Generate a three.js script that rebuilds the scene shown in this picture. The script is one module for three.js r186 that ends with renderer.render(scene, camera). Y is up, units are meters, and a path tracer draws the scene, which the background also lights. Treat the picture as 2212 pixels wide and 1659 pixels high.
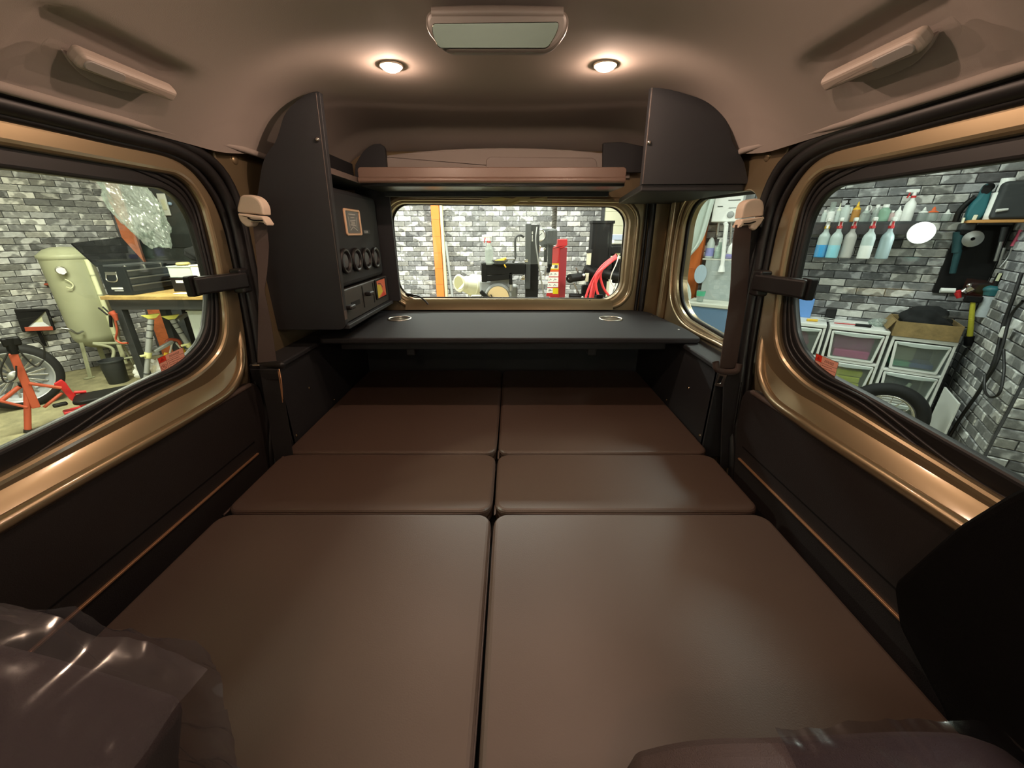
import * as THREE from 'three';
import { RoundedBoxGeometry } from 'three/addons/geometries/RoundedBoxGeometry.js';
import { mergeGeometries, mergeVertices, toCreasedNormals } from 'three/addons/utils/BufferGeometryUtils.js';
import { ImprovedNoise } from 'three/addons/math/ImprovedNoise.js';
import { RectAreaLightUniformsLib } from 'three/addons/lights/RectAreaLightUniformsLib.js';
RectAreaLightUniformsLib.init();

// ---------- camera, sky, light levels, exposure ----------
const scene = new THREE.Scene();
const camera = new THREE.PerspectiveCamera(89.97, 2212 / 1659, 0.02, 60);
camera.position.set(0, 0.6, 0);
camera.rotation.set(-0.3758, 0, 0);
scene.background = new THREE.Color(0x000000);
const renderer = new THREE.WebGLRenderer();
renderer.toneMapping = THREE.LinearToneMapping;
renderer.toneMappingExposure = 1.0;
renderer.shadowMap.enabled = true;
const WARM = new THREE.Color().setRGB(1, 0.69, 0.52), DOWNLIGHT = 0.36, DOMELIGHT = 0.36;   // candela
const PANEL_NITS = 120, PANEL_COLOR = new THREE.Color().setRGB(1, 1, 0.95);

// ---------- helpers ----------
let seed = 7;
const rnd = () => { seed = (seed * 1664525 + 1013904223) >>> 0; return seed / 4294967296; };
const rr = (a, b) => a + (b - a) * rnd();
const noise = new ImprovedNoise();
const used = {};
function numbered(n) { const k = used[n] = (used[n] ?? -1) + 1; return k ? `${n}_${String(k).padStart(3, '0')}` : n; }
const v3 = (x, y, z) => new THREE.Vector3(x, y, z);
function clean(g) {
  g = g.index ? g.toNonIndexed() : g;
  for (const k of Object.keys(g.attributes)) if (!['position', 'normal', 'uv'].includes(k)) g.deleteAttribute(k);
  if (!g.attributes.normal) g.computeVertexNormals();
  if (!g.attributes.uv) g.setAttribute('uv', new THREE.BufferAttribute(new Float32Array(g.attributes.position.count * 2), 2));
  g.morphAttributes = {};
  return g;
}
function join(list) { list = [list].flat(Infinity).map(clean); return list.length > 1 ? mergeGeometries(list) : list[0]; }
function boxUV(g, s = 1) {                                  // uv in metres from the dominant side of each face
  g = clean(g); const p = g.attributes.position, n = g.attributes.normal, u = g.attributes.uv;
  for (let i = 0; i < p.count; i++) {
    const ax = Math.abs(n.getX(i)), ay = Math.abs(n.getY(i)), az = Math.abs(n.getZ(i));
    if (ay >= ax && ay >= az) u.setXY(i, p.getX(i) * s, p.getZ(i) * s);
    else if (ax >= az) u.setXY(i, p.getZ(i) * s, p.getY(i) * s);
    else u.setXY(i, p.getX(i) * s, p.getY(i) * s);
  }
  return g;
}
const shadowed = (m) => { m.castShadow = m.receiveShadow = true; return m; };
// A thing is a Group at its base; parts given in the scene's own coordinates are moved into it.
function thing(name, label, category, at = [0, 0, 0], turn = 0, group) {
  const o = new THREE.Group(); o.name = numbered(name); scene.add(o);
  o.position.set(...at); o.rotation.y = turn;
  o.userData = { label, category }; if (group) o.userData.group = group;
  return o;
}
function part(parent, name, geos, mat, label) {             // geometry in the parent's own axes
  const m = shadowed(new THREE.Mesh(boxUVif(join(geos), mat), mat)); m.name = name; parent.add(m);
  if (label) m.userData.label = label;
  return m;
}
function wpart(parent, name, geos, mat, label) {            // geometry in the scene's axes
  const g = join(geos); parent.updateMatrixWorld(true);
  g.applyMatrix4(parent.matrixWorld.clone().invert());
  return part(parent, name, g, mat, label);
}
function boxUVif(g, mat) { return mat.userData.metric ? boxUV(g) : g; }
function struct(name, geos, mat) {
  const m = shadowed(new THREE.Mesh(boxUVif(join(geos), mat), mat)); m.name = numbered(name); scene.add(m);
  m.userData.kind = 'structure'; return m;
}
function structGroup(name) { const o = new THREE.Group(); o.name = numbered(name); scene.add(o); o.userData.kind = 'structure'; return o; }
function single(name, label, category, geos, mat, group) {  // a thing of one mesh, geometry in the scene's axes
  const t = thing(name, label, category, [0, 0, 0], 0, group);
  scene.remove(t);
  const g = join(geos); g.computeBoundingBox(); const b = g.boundingBox, c = [(b.min.x + b.max.x) / 2, b.min.y, (b.min.z + b.max.z) / 2];
  g.translate(-c[0], -c[1], -c[2]);
  const m = shadowed(new THREE.Mesh(boxUVif(g, mat), mat)); m.name = t.name; m.userData = t.userData; m.position.set(...c); scene.add(m); return m;
}
function copy(root, at, turn, label, group) {
  const r = root.clone(); r.name = numbered(root.name.replace(/_\d{3}$/, '')); scene.add(r);
  r.position.set(...at); r.rotation.y = turn; r.userData = { ...root.userData, label }; if (group) r.userData.group = group;
  return r;
}
// geometry
const box = (w, h, d, x = 0, y = 0, z = 0, r = 0) => (r > 0 ? new RoundedBoxGeometry(w, h, d, 2, Math.min(r, w / 2.01, h / 2.01, d / 2.01)) : new THREE.BoxGeometry(w, h, d)).translate(x, y, z);
function cyl(r0, r1, h, x = 0, y = 0, z = 0, seg = 24) { return new THREE.CylinderGeometry(r1, r0, h, seg).translate(x, y + h / 2, z); }   // r0 at the base
function rod(a, b, r0, r1 = r0, seg = 12) {                 // a tapered round bar from a to b
  const A = v3(...a), B = v3(...b), d = B.clone().sub(A), g = new THREE.CylinderGeometry(r1, r0, d.length(), seg);
  g.translate(0, d.length() / 2, 0);
  g.applyQuaternion(new THREE.Quaternion().setFromUnitVectors(v3(0, 1, 0), d.clone().normalize()));
  return g.translate(A.x, A.y, A.z);
}
function bar(a, b, w, h, r = 0.002, up = [0, 1, 0]) {       // a square bar from a to b
  const A = v3(...a), B = v3(...b), d = B.clone().sub(A), L = d.length(), Z = d.normalize();
  let X = v3(...up).cross(Z); if (X.length() < 1e-3) X = v3(1, 0, 0); X.normalize(); const Y = Z.clone().cross(X);
  return box(w, h, L, 0, 0, L / 2, r).applyMatrix4(new THREE.Matrix4().makeBasis(X, Y, Z).setPosition(A));
}
function tube(pts, r, seg = 40, rad = 8, closed = false) {
  return new THREE.TubeGeometry(new THREE.CatmullRomCurve3(pts.map((p) => v3(...p)), closed, 'centripetal'), seg, r, rad, closed);
}
const lathe = (prof, seg = 24) => new THREE.LatheGeometry(prof.map(([r, y]) => new THREE.Vector2(Math.max(r, 1e-4), y)), seg);
function rpoly(pts, r, holeOf) {                            // a polygon with rounded corners; r is a number or one per corner
  const s = holeOf ? new THREE.Path() : new THREE.Shape(), n = pts.length;
  for (let i = 0; i < n; i++) {
    const p = new THREE.Vector2(...pts[i]), a = new THREE.Vector2(...pts[(i + n - 1) % n]), b = new THREE.Vector2(...pts[(i + 1) % n]);
    const R = pts[i][2] ?? (Array.isArray(r) ? r[i] : r), la = p.distanceTo(a), lb = p.distanceTo(b);
    const k = Math.min(R, la * 0.49, lb * 0.49);
    const p0 = p.clone().lerp(a, k / la), p1 = p.clone().lerp(b, k / lb);
    if (i === 0) s.moveTo(p0.x, p0.y); else s.lineTo(p0.x, p0.y);
    if (k > 1e-5) s.bezierCurveTo(p0.x + (p.x - p0.x) * 0.55, p0.y + (p.y - p0.y) * 0.55, p1.x + (p.x - p1.x) * 0.55, p1.y + (p.y - p1.y) * 0.55, p1.x, p1.y);
  }
  s.closePath();
  if (holeOf) holeOf.holes.push(s);
  return s;
}
const rrect = (x0, y0, x1, y1, r) => rpoly([[x0, y0], [x1, y0], [x1, y1], [x0, y1]], r);
function ext(shape, d, bev = 0, seg = 10) {                 // extruded along +z, from 0 to d with its bevels inside
  const g = new THREE.ExtrudeGeometry(shape, bev > 0 ? { depth: Math.max(d - 2 * bev, 1e-4), bevelEnabled: true, bevelThickness: bev, bevelSize: bev, bevelOffset: -bev, bevelSegments: 3, curveSegments: seg } : { depth: d, bevelEnabled: false, curveSegments: seg });
  if (bev > 0) g.translate(0, 0, bev);
  return g;
}
const side = (g, x) => g.rotateY(Math.PI / 2).translate(x, 0, 0);           // shape axes (forward, up), extruded towards +x
const facing = (g, z) => g.translate(0, 0, z);                              // shape axes (x, up), extruded towards the camera
const sidePath = (pts, x) => pts.map(([f, y]) => [x, y, -f]);
function ribbon(pts, wdir, w, th = 0.0015) {                // a flat strap: pts along it, wdir the across direction (one or one per point)
  const n = pts.length, pos = [], idx = [];
  const c = new THREE.CatmullRomCurve3(pts.map((p) => v3(...p)), false, 'centripetal'), N = Math.max(24, n * 8);
  for (let i = 0; i <= N; i++) {
    const t = i / N, p = c.getPoint(t), tan = c.getTangent(t), k = t * (n - 1), j = Math.min(Math.floor(k), n - 2), fr = k - j;
    const D = Array.isArray(wdir[0]) ? v3(...wdir[j]).lerp(v3(...wdir[j + 1]), fr) : v3(...wdir);
    D.normalize(); const W = Array.isArray(w) ? w[j] + (w[j + 1] - w[j]) * fr : w;
    const N2 = tan.clone().cross(D).normalize().multiplyScalar(th / 2);
    D.multiplyScalar(W / 2);
    for (const [a, b] of [[1, 1], [-1, 1], [-1, -1], [1, -1]]) pos.push(p.x + D.x * a + N2.x * b, p.y + D.y * a + N2.y * b, p.z + D.z * a + N2.z * b);
    if (i < N) for (let q = 0; q < 4; q++) { const a = i * 4 + q, b = i * 4 + (q + 1) % 4; idx.push(a, b, b + 4, a, b + 4, a + 4); }
  }
  idx.push(0, 2, 1, 0, 3, 2); const e = N * 4; idx.push(e, e + 1, e + 2, e, e + 2, e + 3);
  const g = new THREE.BufferGeometry(); g.setAttribute('position', new THREE.Float32BufferAttribute(pos, 3)); g.setIndex(idx);
  return toCreasedNormals(g, 0.6);
}
function quadSlab(P, th) {                                  // a flat slab on four corners, thickened along its normal
  const p = P.map((a) => v3(...a)), n = p[1].clone().sub(p[0]).cross(p[3].clone().sub(p[0])).normalize().multiplyScalar(th), q = p.map((a) => a.clone().add(n)), pos = [];
  const F = (a, b, c, d) => { for (const k of [a, b, c, a, c, d]) pos.push(k.x, k.y, k.z); };
  F(q[0], q[1], q[2], q[3]); F(p[3], p[2], p[1], p[0]); for (let i = 0; i < 4; i++) { const j = (i + 1) % 4; F(p[i], p[j], q[j], q[i]); }
  const g = new THREE.BufferGeometry(); g.setAttribute('position', new THREE.Float32BufferAttribute(pos, 3)); g.computeVertexNormals(); return g;
}
const spline2 = (pts, n) => new THREE.SplineCurve(pts.map((p) => new THREE.Vector2(...p))).getPoints(n).map((p) => [p.x, p.y]);
function grid(nu, nv, f, thick) {                           // f(u, v) -> point; u, v in 0..1
  const pos = [], uv = [], idx = [];
  for (let j = 0; j <= nv; j++) for (let i = 0; i <= nu; i++) { const p = f(i / nu, j / nv); pos.push(...p); uv.push(p[0], p[2]); }
  for (let j = 0; j < nv; j++) for (let i = 0; i < nu; i++) { const a = j * (nu + 1) + i, b = a + nu + 1; idx.push(a, a + 1, b + 1, a, b + 1, b); }
  const g = new THREE.BufferGeometry(); g.setAttribute('position', new THREE.Float32BufferAttribute(pos, 3)); g.setAttribute('uv', new THREE.Float32BufferAttribute(uv, 2)); g.setIndex(idx); g.computeVertexNormals();
  return g;
}

// ---------- materials ----------
function dataTex(n, f, srgb, rep = 1) {
  const d = new Uint8Array(n * n * 4);
  for (let y = 0; y < n; y++) for (let x = 0; x < n; x++) { const c = f(x / n, y / n), i = (y * n + x) * 4; d[i] = c[0] * 255; d[i + 1] = c[1] * 255; d[i + 2] = c[2] * 255; d[i + 3] = 255; }
  const t = new THREE.DataTexture(d, n, n); t.wrapS = t.wrapT = THREE.RepeatWrapping; t.magFilter = THREE.LinearFilter; t.minFilter = THREE.LinearMipmapLinearFilter; t.generateMipmaps = true;
  if (srgb) t.colorSpace = THREE.SRGBColorSpace; t.repeat.set(rep, rep); t.needsUpdate = true; return t;
}
const clamp = (x, a = 0, b = 1) => Math.min(b, Math.max(a, x));
const sst = (a, b, x) => { const t = clamp((x - a) / (b - a)); return t * t * (3 - 2 * t); };
// tiling noise: period p cells over 0..1
function tn(u, v, p, z = 0) { const a = u * p, b = v * p; const s = sst(0, 1, u), t = sst(0, 1, v); return (noise.noise(a, b, z) * (1 - s) + noise.noise(a - p, b, z) * s) * (1 - t) + (noise.noise(a, b - p, z) * (1 - s) + noise.noise(a - p, b - p, z) * s) * t; }
const grey = (v) => [v, v, v];
const leatherTex = dataTex(512, (u, v) => grey(clamp(0.5 + 0.45 * tn(u, v, 60) + 0.3 * Math.abs(tn(u, v, 34, 3)) + 0.2 * tn(u, v, 110, 5))), false, 8);
const fabricTex = dataTex(256, (u, v) => grey(clamp(0.5 + 0.5 * tn(u, v, 64) + 0.4 * tn(u, v, 100, 7))), false, 14);
const grainTex = dataTex(256, (u, v) => grey(clamp(0.5 + 0.6 * tn(u, v, 90, 2))), false, 12);
const mottleTex = dataTex(256, (u, v) => { const k = clamp(0.86 + 0.16 * tn(u, v, 4) + 0.1 * tn(u, v, 16, 3) + 0.08 * tn(u, v, 60, 5)); return grey(k); }, true, 3);
const woodgrainBump = dataTex(512, (u, v) => grey(clamp(0.5 + 0.35 * tn(u * 0.125 % 1, v, 120) + 0.2 * tn(u, v, 40, 4))), false, 3);
const S = (hex) => new THREE.Color(hex);
function mat(hex, rough = 0.6, o = {}) {
  const m = new THREE.MeshPhysicalMaterial({ color: S(hex), roughness: rough, ...o });
  if (o.map || o.bumpMap || o.roughnessMap) m.userData.metric = true;
  return m;
}
const M = {
  headliner: mat('#958a83', 0.95, { bumpMap: fabricTex, bumpScale: 0.00012, sheen: 0.3, sheenRoughness: 0.6 }),
  gold: mat('#9b8869', 0.34, { metalness: 0.72, clearcoat: 0.7, clearcoatRoughness: 0.12 }),
  mat: mat('#54433a', 0.42, { bumpMap: leatherTex, bumpScale: 0.00014, ior: 1.5 }),
  piping: mat('#4c3a32', 0.5),
  trim: mat('#1f1918', 0.6, { bumpMap: leatherTex, bumpScale: 0.0004 }),
  trimLip: mat('#4d4039', 0.5, { bumpMap: grainTex, bumpScale: 0.0002 }),
  copper: mat('#b98a66', 0.35, { metalness: 0.6 }),
  board: mat('#242528', 0.62, { bumpMap: grainTex, bumpScale: 0.0003 }),
  boardEdge: mat('#5c514b', 0.45),
  shelfFront: mat('#6d594e', 0.36, { bumpMap: leatherTex, bumpScale: 0.0003 }),
  table: mat('#29282a', 0.68, { specularIntensity: 0.5, bumpMap: woodgrainBump, bumpScale: 0.0003 }),
  black: mat('#0e0d0d', 0.55, { specularIntensity: 0.5 }),
  rubber: mat('#141212', 0.45),
  rubberMatte: mat('#100f0f', 0.75),
  blackPlastic: mat('#1d1b1b', 0.4, { bumpMap: grainTex, bumpScale: 0.0002 }),
  equip: mat('#232326', 0.6, { specularIntensity: 0.6, bumpMap: grainTex, bumpScale: 0.0003 }),
  beige: mat('#cdbba8', 0.55),
  belt: mat('#41342f', 0.7, { bumpMap: grainTex, bumpScale: 0.0003 }),
  beltBlack: mat('#211f20', 0.7, { bumpMap: grainTex, bumpScale: 0.0003 }),
  chrome: mat('#e6e2dc', 0.2, { metalness: 1 }),
  steel: mat('#a8a8a6', 0.35, { metalness: 0.9 }),
  brass: mat('#cdbf9c', 0.25, { metalness: 1 }),
  white: mat('#e8e8e4', 0.45), whiteMatte: mat('#dededa', 0.8), cream: mat('#e4e2c8', 0.5),
  grey: mat('#8d8f8e', 0.55), darkGrey: mat('#303233', 0.6), midGrey: mat('#5f6263', 0.55),
  orange: mat('#c4622a', 0.55), red: mat('#c02428', 0.4), redOrange: mat('#b04f36', 0.42), yellow: mat('#e3b52c', 0.5),
  tank: mat('#a3a487', 0.5), tankLight: mat('#d9d9b4', 0.45),
  teal: mat('#1f6068', 0.5), pink: mat('#e0549a', 0.85), yellowCloth: mat('#e8df3c', 0.85), blueCloth: mat('#3a5fb4', 0.85), blueSoft: mat('#6c9ce0', 0.6),
  shelfUnder: mat('#2c2d2d', 0.28), cupSteel: mat('#d8d2c8', 0.34, { metalness: 1 }),
  cardboard: mat('#a98d5c', 0.85, { map: mottleTex }), blackCloth: mat('#131414', 0.95),
  clearPlastic: mat('#dfe6e2', 0.18, { transmission: 0.75, thickness: 0 }),
  milky: mat('#e4ece8', 0.45, { transmission: 0.4, thickness: 0 }),
  amber: mat('#c98b3a', 0.4, { transmission: 0.3, thickness: 0 }),
};
const glassMat = (r, g, b) => { const m = new THREE.MeshPhysicalMaterial({ roughness: 0.0, transmission: 1, thickness: 0, ior: 1.45, specularIntensity: 0.6 }); m.color.setRGB(r, g, b); return m; };
M.glassSide = glassMat(0.67, 0.685, 0.615); M.glassRight = glassMat(0.52, 0.56, 0.54); M.glassClear = glassMat(0.92, 0.95, 0.92); M.glassQuarter = glassMat(0.6, 0.64, 0.62);

// ---------- the van's shell (setting) ----------
const CX = -0.045;                                          // the van's middle
// headliner: curved sheet with a thickness, lower at its edges, pockets round the grips
function ceilY(x, f) {
  const t = Math.abs(x - CX) / 0.67;
  let y = 0.950 - 0.052 * sst(1.60, 1.85, f) - 0.012 * sst(0.2, -1.0, f);
  y -= 0.168 * Math.pow(t, 3.4 + 4.5 * sst(0.88, 1.24, f)) * (1 - 0.15 * sst(1.05, 1.3, f));
  y += -0.002 * sst(1.36, 1.42, f + 0.15 * t * t);     // the step where the tailgate's header begins
  const off = x < CX ? 0.045 : 0, q = sst(0.56 + off, 0.61 + off, f) * sst(0.84 + off, 0.78 + off, f) * sst(0.785, 0.845, t) * sst(1.03, 0.9, t);
  return y + 0.017 * q;
}
{
  const F0 = -1.3, F1 = 1.8, W = 0.67;
  const inner = grid(110, 170, (u, v) => { const f = F0 + (F1 - F0) * v, x = CX + W * (2 * u - 1); return [x, ceilY(x, f), -f]; });
  const outer = grid(20, 10, (u, v) => { const f = F0 + (F1 - F0) * v, x = CX + (W + 0.05) * (1 - 2 * u); return [x, 1.0 - 0.16 * Math.pow(Math.abs(2 * u - 1), 4), -f]; });
  const lips = [-1, 1].map((s) => tube([F0, -0.6, 0, 0.4, 0.8, 1.2, 1.8].map((f) => [CX + s * (W - 0.004), ceilY(CX + s * W, f) + 0.006, -f]), 0.008, 60, 8));
  const ends = [box(1.46, 0.16, 0.02, CX, 0.93, 1.3), box(1.46, 0.16, 0.02, CX, 0.93, -1.81), box(0.02, 0.12, 3.1, CX - 0.715, 0.86, -0.25), box(0.02, 0.12, 3.1, CX + 0.715, 0.86, -0.25)];
  struct('ceiling', [inner, outer, lips, ends], M.headliner);
}
struct('floor', [box(1.5, 0.06, 3.15, CX, -0.47, -0.22)], M.rubberMatte);
// side bodies: outer skin with openings for the sliding door's window, the front window and the quarter window
function bodySide(name, s, quarter) {
  const x = CX + s * 0.72, sh = rpoly([[-1.3, -0.5], [1.82, -0.5], [1.82, 0.84], [-1.3, 0.84]], 0.02);
  const fo = s < 0 ? 0.05 : 0;
  rpoly([[-0.85, 0.28], [0.18, 0.28], [0.18, 0.70], [-0.55, 0.70]], 0.06, sh);      // front door window
  rpoly([[0.33, 0.255], [0.965 + fo, 0.255], [0.985 + fo, 0.735], [0.33, 0.735]], 0.06, sh);   // sliding door opening
  if (quarter) rpoly(quarter, 0.07, sh);
  return struct(name, [side(ext(sh, 0.03, 0.004), s > 0 ? x : x - 0.03)], M.gold);
}
const quarterR = [[1.12, 0.285], [1.475, 0.30], [1.585, 0.38], [1.60, 0.66], [1.53, 0.715], [1.12, 0.705]];
bodySide('wall_left', -1, null);
bodySide('wall_right', 1, quarterR.map(([f, y]) => [f, y]));
// gold pillar panels behind each sliding door, inside the skin
function pillar(name, s, quarter) {
  const x = CX + s * 0.700, fo = s < 0 ? 0.05 : 0;
  const sh = rpoly([[1.055 + fo, -0.1], [1.79, -0.1], [1.79, 0.80], [1.20 + fo, 0.835], [1.05 + fo, 0.80], [1.075 + fo, 0.69]], [0.01, 0.01, 0.02, 0.1, 0.02, 0.03]);
  if (quarter) rpoly(quarter, 0.07, sh);
  const geos = [side(ext(sh, 0.018, 0.005), s > 0 ? x : x - 0.018)];
  geos.push(new THREE.SphereGeometry(0.013, 16, 10).scale(0.5, 1, 1).translate(x, 0.782, -(1.13 + fo)));
  if (quarter) {                                            // raised lip round the quarter window and the channel in front of it
    const lip = quarter.slice(0, -1).concat([[1.25, 0.708]]).map(([f, y]) => [x - 0.004, y, -f]);
    geos.push(tube(lip.map((p, i) => { const c = [1.36, 0.5]; return [p[0], c[1] + (p[1] - c[1]) * 1.06, -(c[0] + (-p[2] - c[0]) * 1.06)]; })  , 0.009, 90, 8, false));
    geos.push(box(0.03, 0.5, 0.03, x - 0.012, 0.5, -1.66, 0.01));
  }
  return struct(name, geos, M.gold);
}
pillar('trim', -1, null);
pillar('trim', 1, quarterR);
{ // quarter window pane with its black edge
  const w = structGroup('window');
  const x = CX + 0.725, pane = rpoly(quarterR, 0.07);
  part(w, 'glass', side(ext(pane, 0.004), x), M.glassQuarter);
  const ring = rpoly(quarterR.map(([f, y]) => [1.36 + (f - 1.36) * 1.05, 0.5 + (y - 0.5) * 1.05]), 0.075); rpoly(quarterR.map(([f, y]) => [1.36 + (f - 1.36) * 0.965, 0.5 + (y - 0.5) * 0.965]), 0.065, ring);
  part(w, 'window_seal', side(ext(ring, 0.008, 0.002), x - 0.006), M.rubber);
}
// black weatherstrips round the sliding door openings
function doorSeal(s) {
  const fo = s < 0 ? 0.05 : 0, x = CX + s * 0.690;
  const path = [[-0.6, 0.768], [0.3, 0.770], [0.75, 0.772], [0.93, 0.766], [1.005, 0.735], [1.045, 0.67], [1.045, 0.5], [1.025, 0.3], [0.985, 0.12], [0.93, 0.0], [0.9, -0.1]].map(([f, y]) => [f + (f > 0.5 ? fo : 0), y]);
  const a = tube(sidePath(path, x), 0.015, 120, 10);
  const b = tube(sidePath(path.map(([f, y], i) => [f + (i > 3 ? 0.026 : 0), y + (i < 6 ? 0.016 : 0)]), x - s * 0.006), 0.012, 120, 10);
  const c = tube(sidePath(path.map(([f, y], i) => [f - (i > 3 ? 0.022 : 0), y - (i < 6 ? 0.014 : 0)]), x + s * 0.006), 0.008, 120, 8);
  return struct('trim', [a, b, c], M.rubber);
}
doorSeal(-1); doorSeal(1);
// sliding doors
function slidingDoor(name, s, glass) {
  const d = structGroup(name), fo = s < 0 ? 0.05 : 0;
  const xf = CX + s * 0.695;                                // inner face of the sheet metal
  const outl = [[0.30, 0.13], [0.90, 0.13], [0.955, 0.19], [0.992, 0.30], [1.018, 0.49], [1.022, 0.63], [0.995, 0.71], [0.925, 0.758], [0.30, 0.758]].map(([f, y]) => [f + (f > 0.5 ? fo : 0), y]);
  const hole = [[0.34, 0.262], [0.69, 0.285], [0.82, 0.292], [0.905, 0.33], [0.94, 0.39], [0.962, 0.50], [0.97, 0.60], [0.968, 0.675], [0.93, 0.718], [0.34, 0.718]].map(([f, y]) => [f + (f > 0.5 ? fo : 0), y]);
  const sh = rpoly(outl, 0.06); const hs = rpoly(hole, 0.05, sh);
  part(d, 'door_frame', [side(ext(sh, 0.024, 0.010, 14), s > 0 ? xf : xf - 0.024)], M.gold);
  // sloping inner reveal between the frame and the rubber
  const reveal = (k) => hole.map(([f, y]) => { const c = [0.62 + fo, 0.5]; return [c[0] + (f - c[0]) * k, c[1] + (y - c[1]) * k]; });
  // sill roll along the bottom of the window
  const SR = [[0.2, 0.220, -0.024], [0.5, 0.220, -0.024], [0.74 + fo, 0.219, -0.023], [0.86 + fo, 0.226, -0.018], [0.93 + fo, 0.262, -0.008], [0.972 + fo, 0.33, 0.006], [0.99 + fo, 0.39, 0.022]].map(([f, y, d]) => v3(xf + s * d, y, -f));
  part(d, 'sill_roll', [tube(SR.map((p) => p.toArray()), 0.011, 80, 10)], M.gold);
  const SA = new THREE.CatmullRomCurve3(SR, false, 'centripetal'), SB = new THREE.CatmullRomCurve3([[0.2, 0.262], [0.5, 0.272], [0.70 + fo, 0.283], [0.82 + fo, 0.291], [0.890 + fo, 0.322], [0.925 + fo, 0.37], [0.945 + fo, 0.41]].map(([f, y]) => v3(CX + s * 0.716, y, -f)), false, 'centripetal');
  part(d, 'sill', [grid(60, 8, (u, v) => { const a = SA.getPoint(u), b = SB.getPoint(u), p = a.lerp(b, v); const k = Math.sin(v * Math.PI) * 0.004; return [p.x - s * k * 0.4, p.y + k, p.z]; })], M.gold);
  // rubber
  const scale = (pts, dx) => { const c = [0.62 + fo, 0.495]; return pts.map(([f, y]) => [f + (f > c[0] ? -dx : dx), y + (y > c[1] ? -dx : dx)]); };
  const gk = rpoly(scale(hole, -0.012), 0.06); rpoly(scale(hole, 0.030), 0.045, gk);
  const xg = CX + s * 0.712;
  part(d, 'window_rubber', [side(ext(gk, 0.02, 0.007), s > 0 ? xg : xg - 0.02),
    tube(scale(hole, 0.012).map(([f, y]) => [xg - s * 0.001, y, -f]), 0.0045, 160, 8, true), tube(scale(hole, 0.022).map(([f, y]) => [xg, y, -f]), 0.0035, 160, 8, true)], M.rubber);
  part(d, 'window_glass', [side(ext(rpoly(scale(hole, 0.015), 0.045), 0.004), CX + s * 0.722)], glass);
  // dark trim card below with its top lip and copper strip
  const card = rpoly([[0.16, -0.2], [0.88 + fo, -0.2], [0.93 + fo, 0.0], [0.962 + fo, 0.12], [0.965 + fo, 0.19], [0.945 + fo, 0.212], [0.16, 0.212]], [0.01, 0.01, 0.03, 0.03, 0.02, 0.01, 0.01]);
  part(d, 'trim_card', [side(ext(card, 0.03, 0.006), s > 0 ? CX + 0.672 : CX - 0.702)], M.trim);
  part(d, 'card_lip', [tube(sidePath([[0.16, 0.210], [0.5, 0.210], [0.93 + fo, 0.210]], CX + s * 0.676), 0.007, 40, 8)], M.trimLip);
  part(d, 'card_groove', [box(0.003, 0.003, 0.76, CX + s * 0.6725, 0.058, -(0.53 + fo / 2))], M.black);
  part(d, 'light_strip', [box(0.007, 0.0045, 0.76, CX + s * 0.6705, 0.021, -(0.53 + fo / 2), 0.001)], M.copper, 'thin copper strip');
  // latch: block on the pillar and arm across to the glass
  const lz = 0.93 + fo, ly = 0.482;
  const latch = part(d, 'window_latch', [box(0.03, 0.062, 0.036, CX + s * 0.668, ly, -(0.99 + fo), 0.006), bar([CX + s * 0.660, ly + 0.002, -(0.995 + fo)], [CX + s * 0.690, ly + 0.002, -(0.855 + fo)], 0.026, 0.040, 0.006)], M.blackPlastic);
  part(latch, 'catch', [bar([CX + s * 0.686, ly + 0.002, -(0.862 + fo)], [CX + s * 0.704, ly + 0.002, -(0.862 + fo)], 0.03, 0.046, 0.004)], M.black);
  return d;
}
slidingDoor('door', -1, M.glassSide); slidingDoor('door', 1, M.glassRight);
// front pillars beside the seats
for (const s of [-1, 1]) {
  const sh = rpoly([[0.19, -0.3], [0.345, -0.3], [0.325, 0.2], [0.34, 0.8], [0.19, 0.8]], 0.02);
  struct('trim', [side(ext(sh, 0.04, 0.01), s > 0 ? CX + 0.68 : CX - 0.72)], M.black);
}
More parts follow.
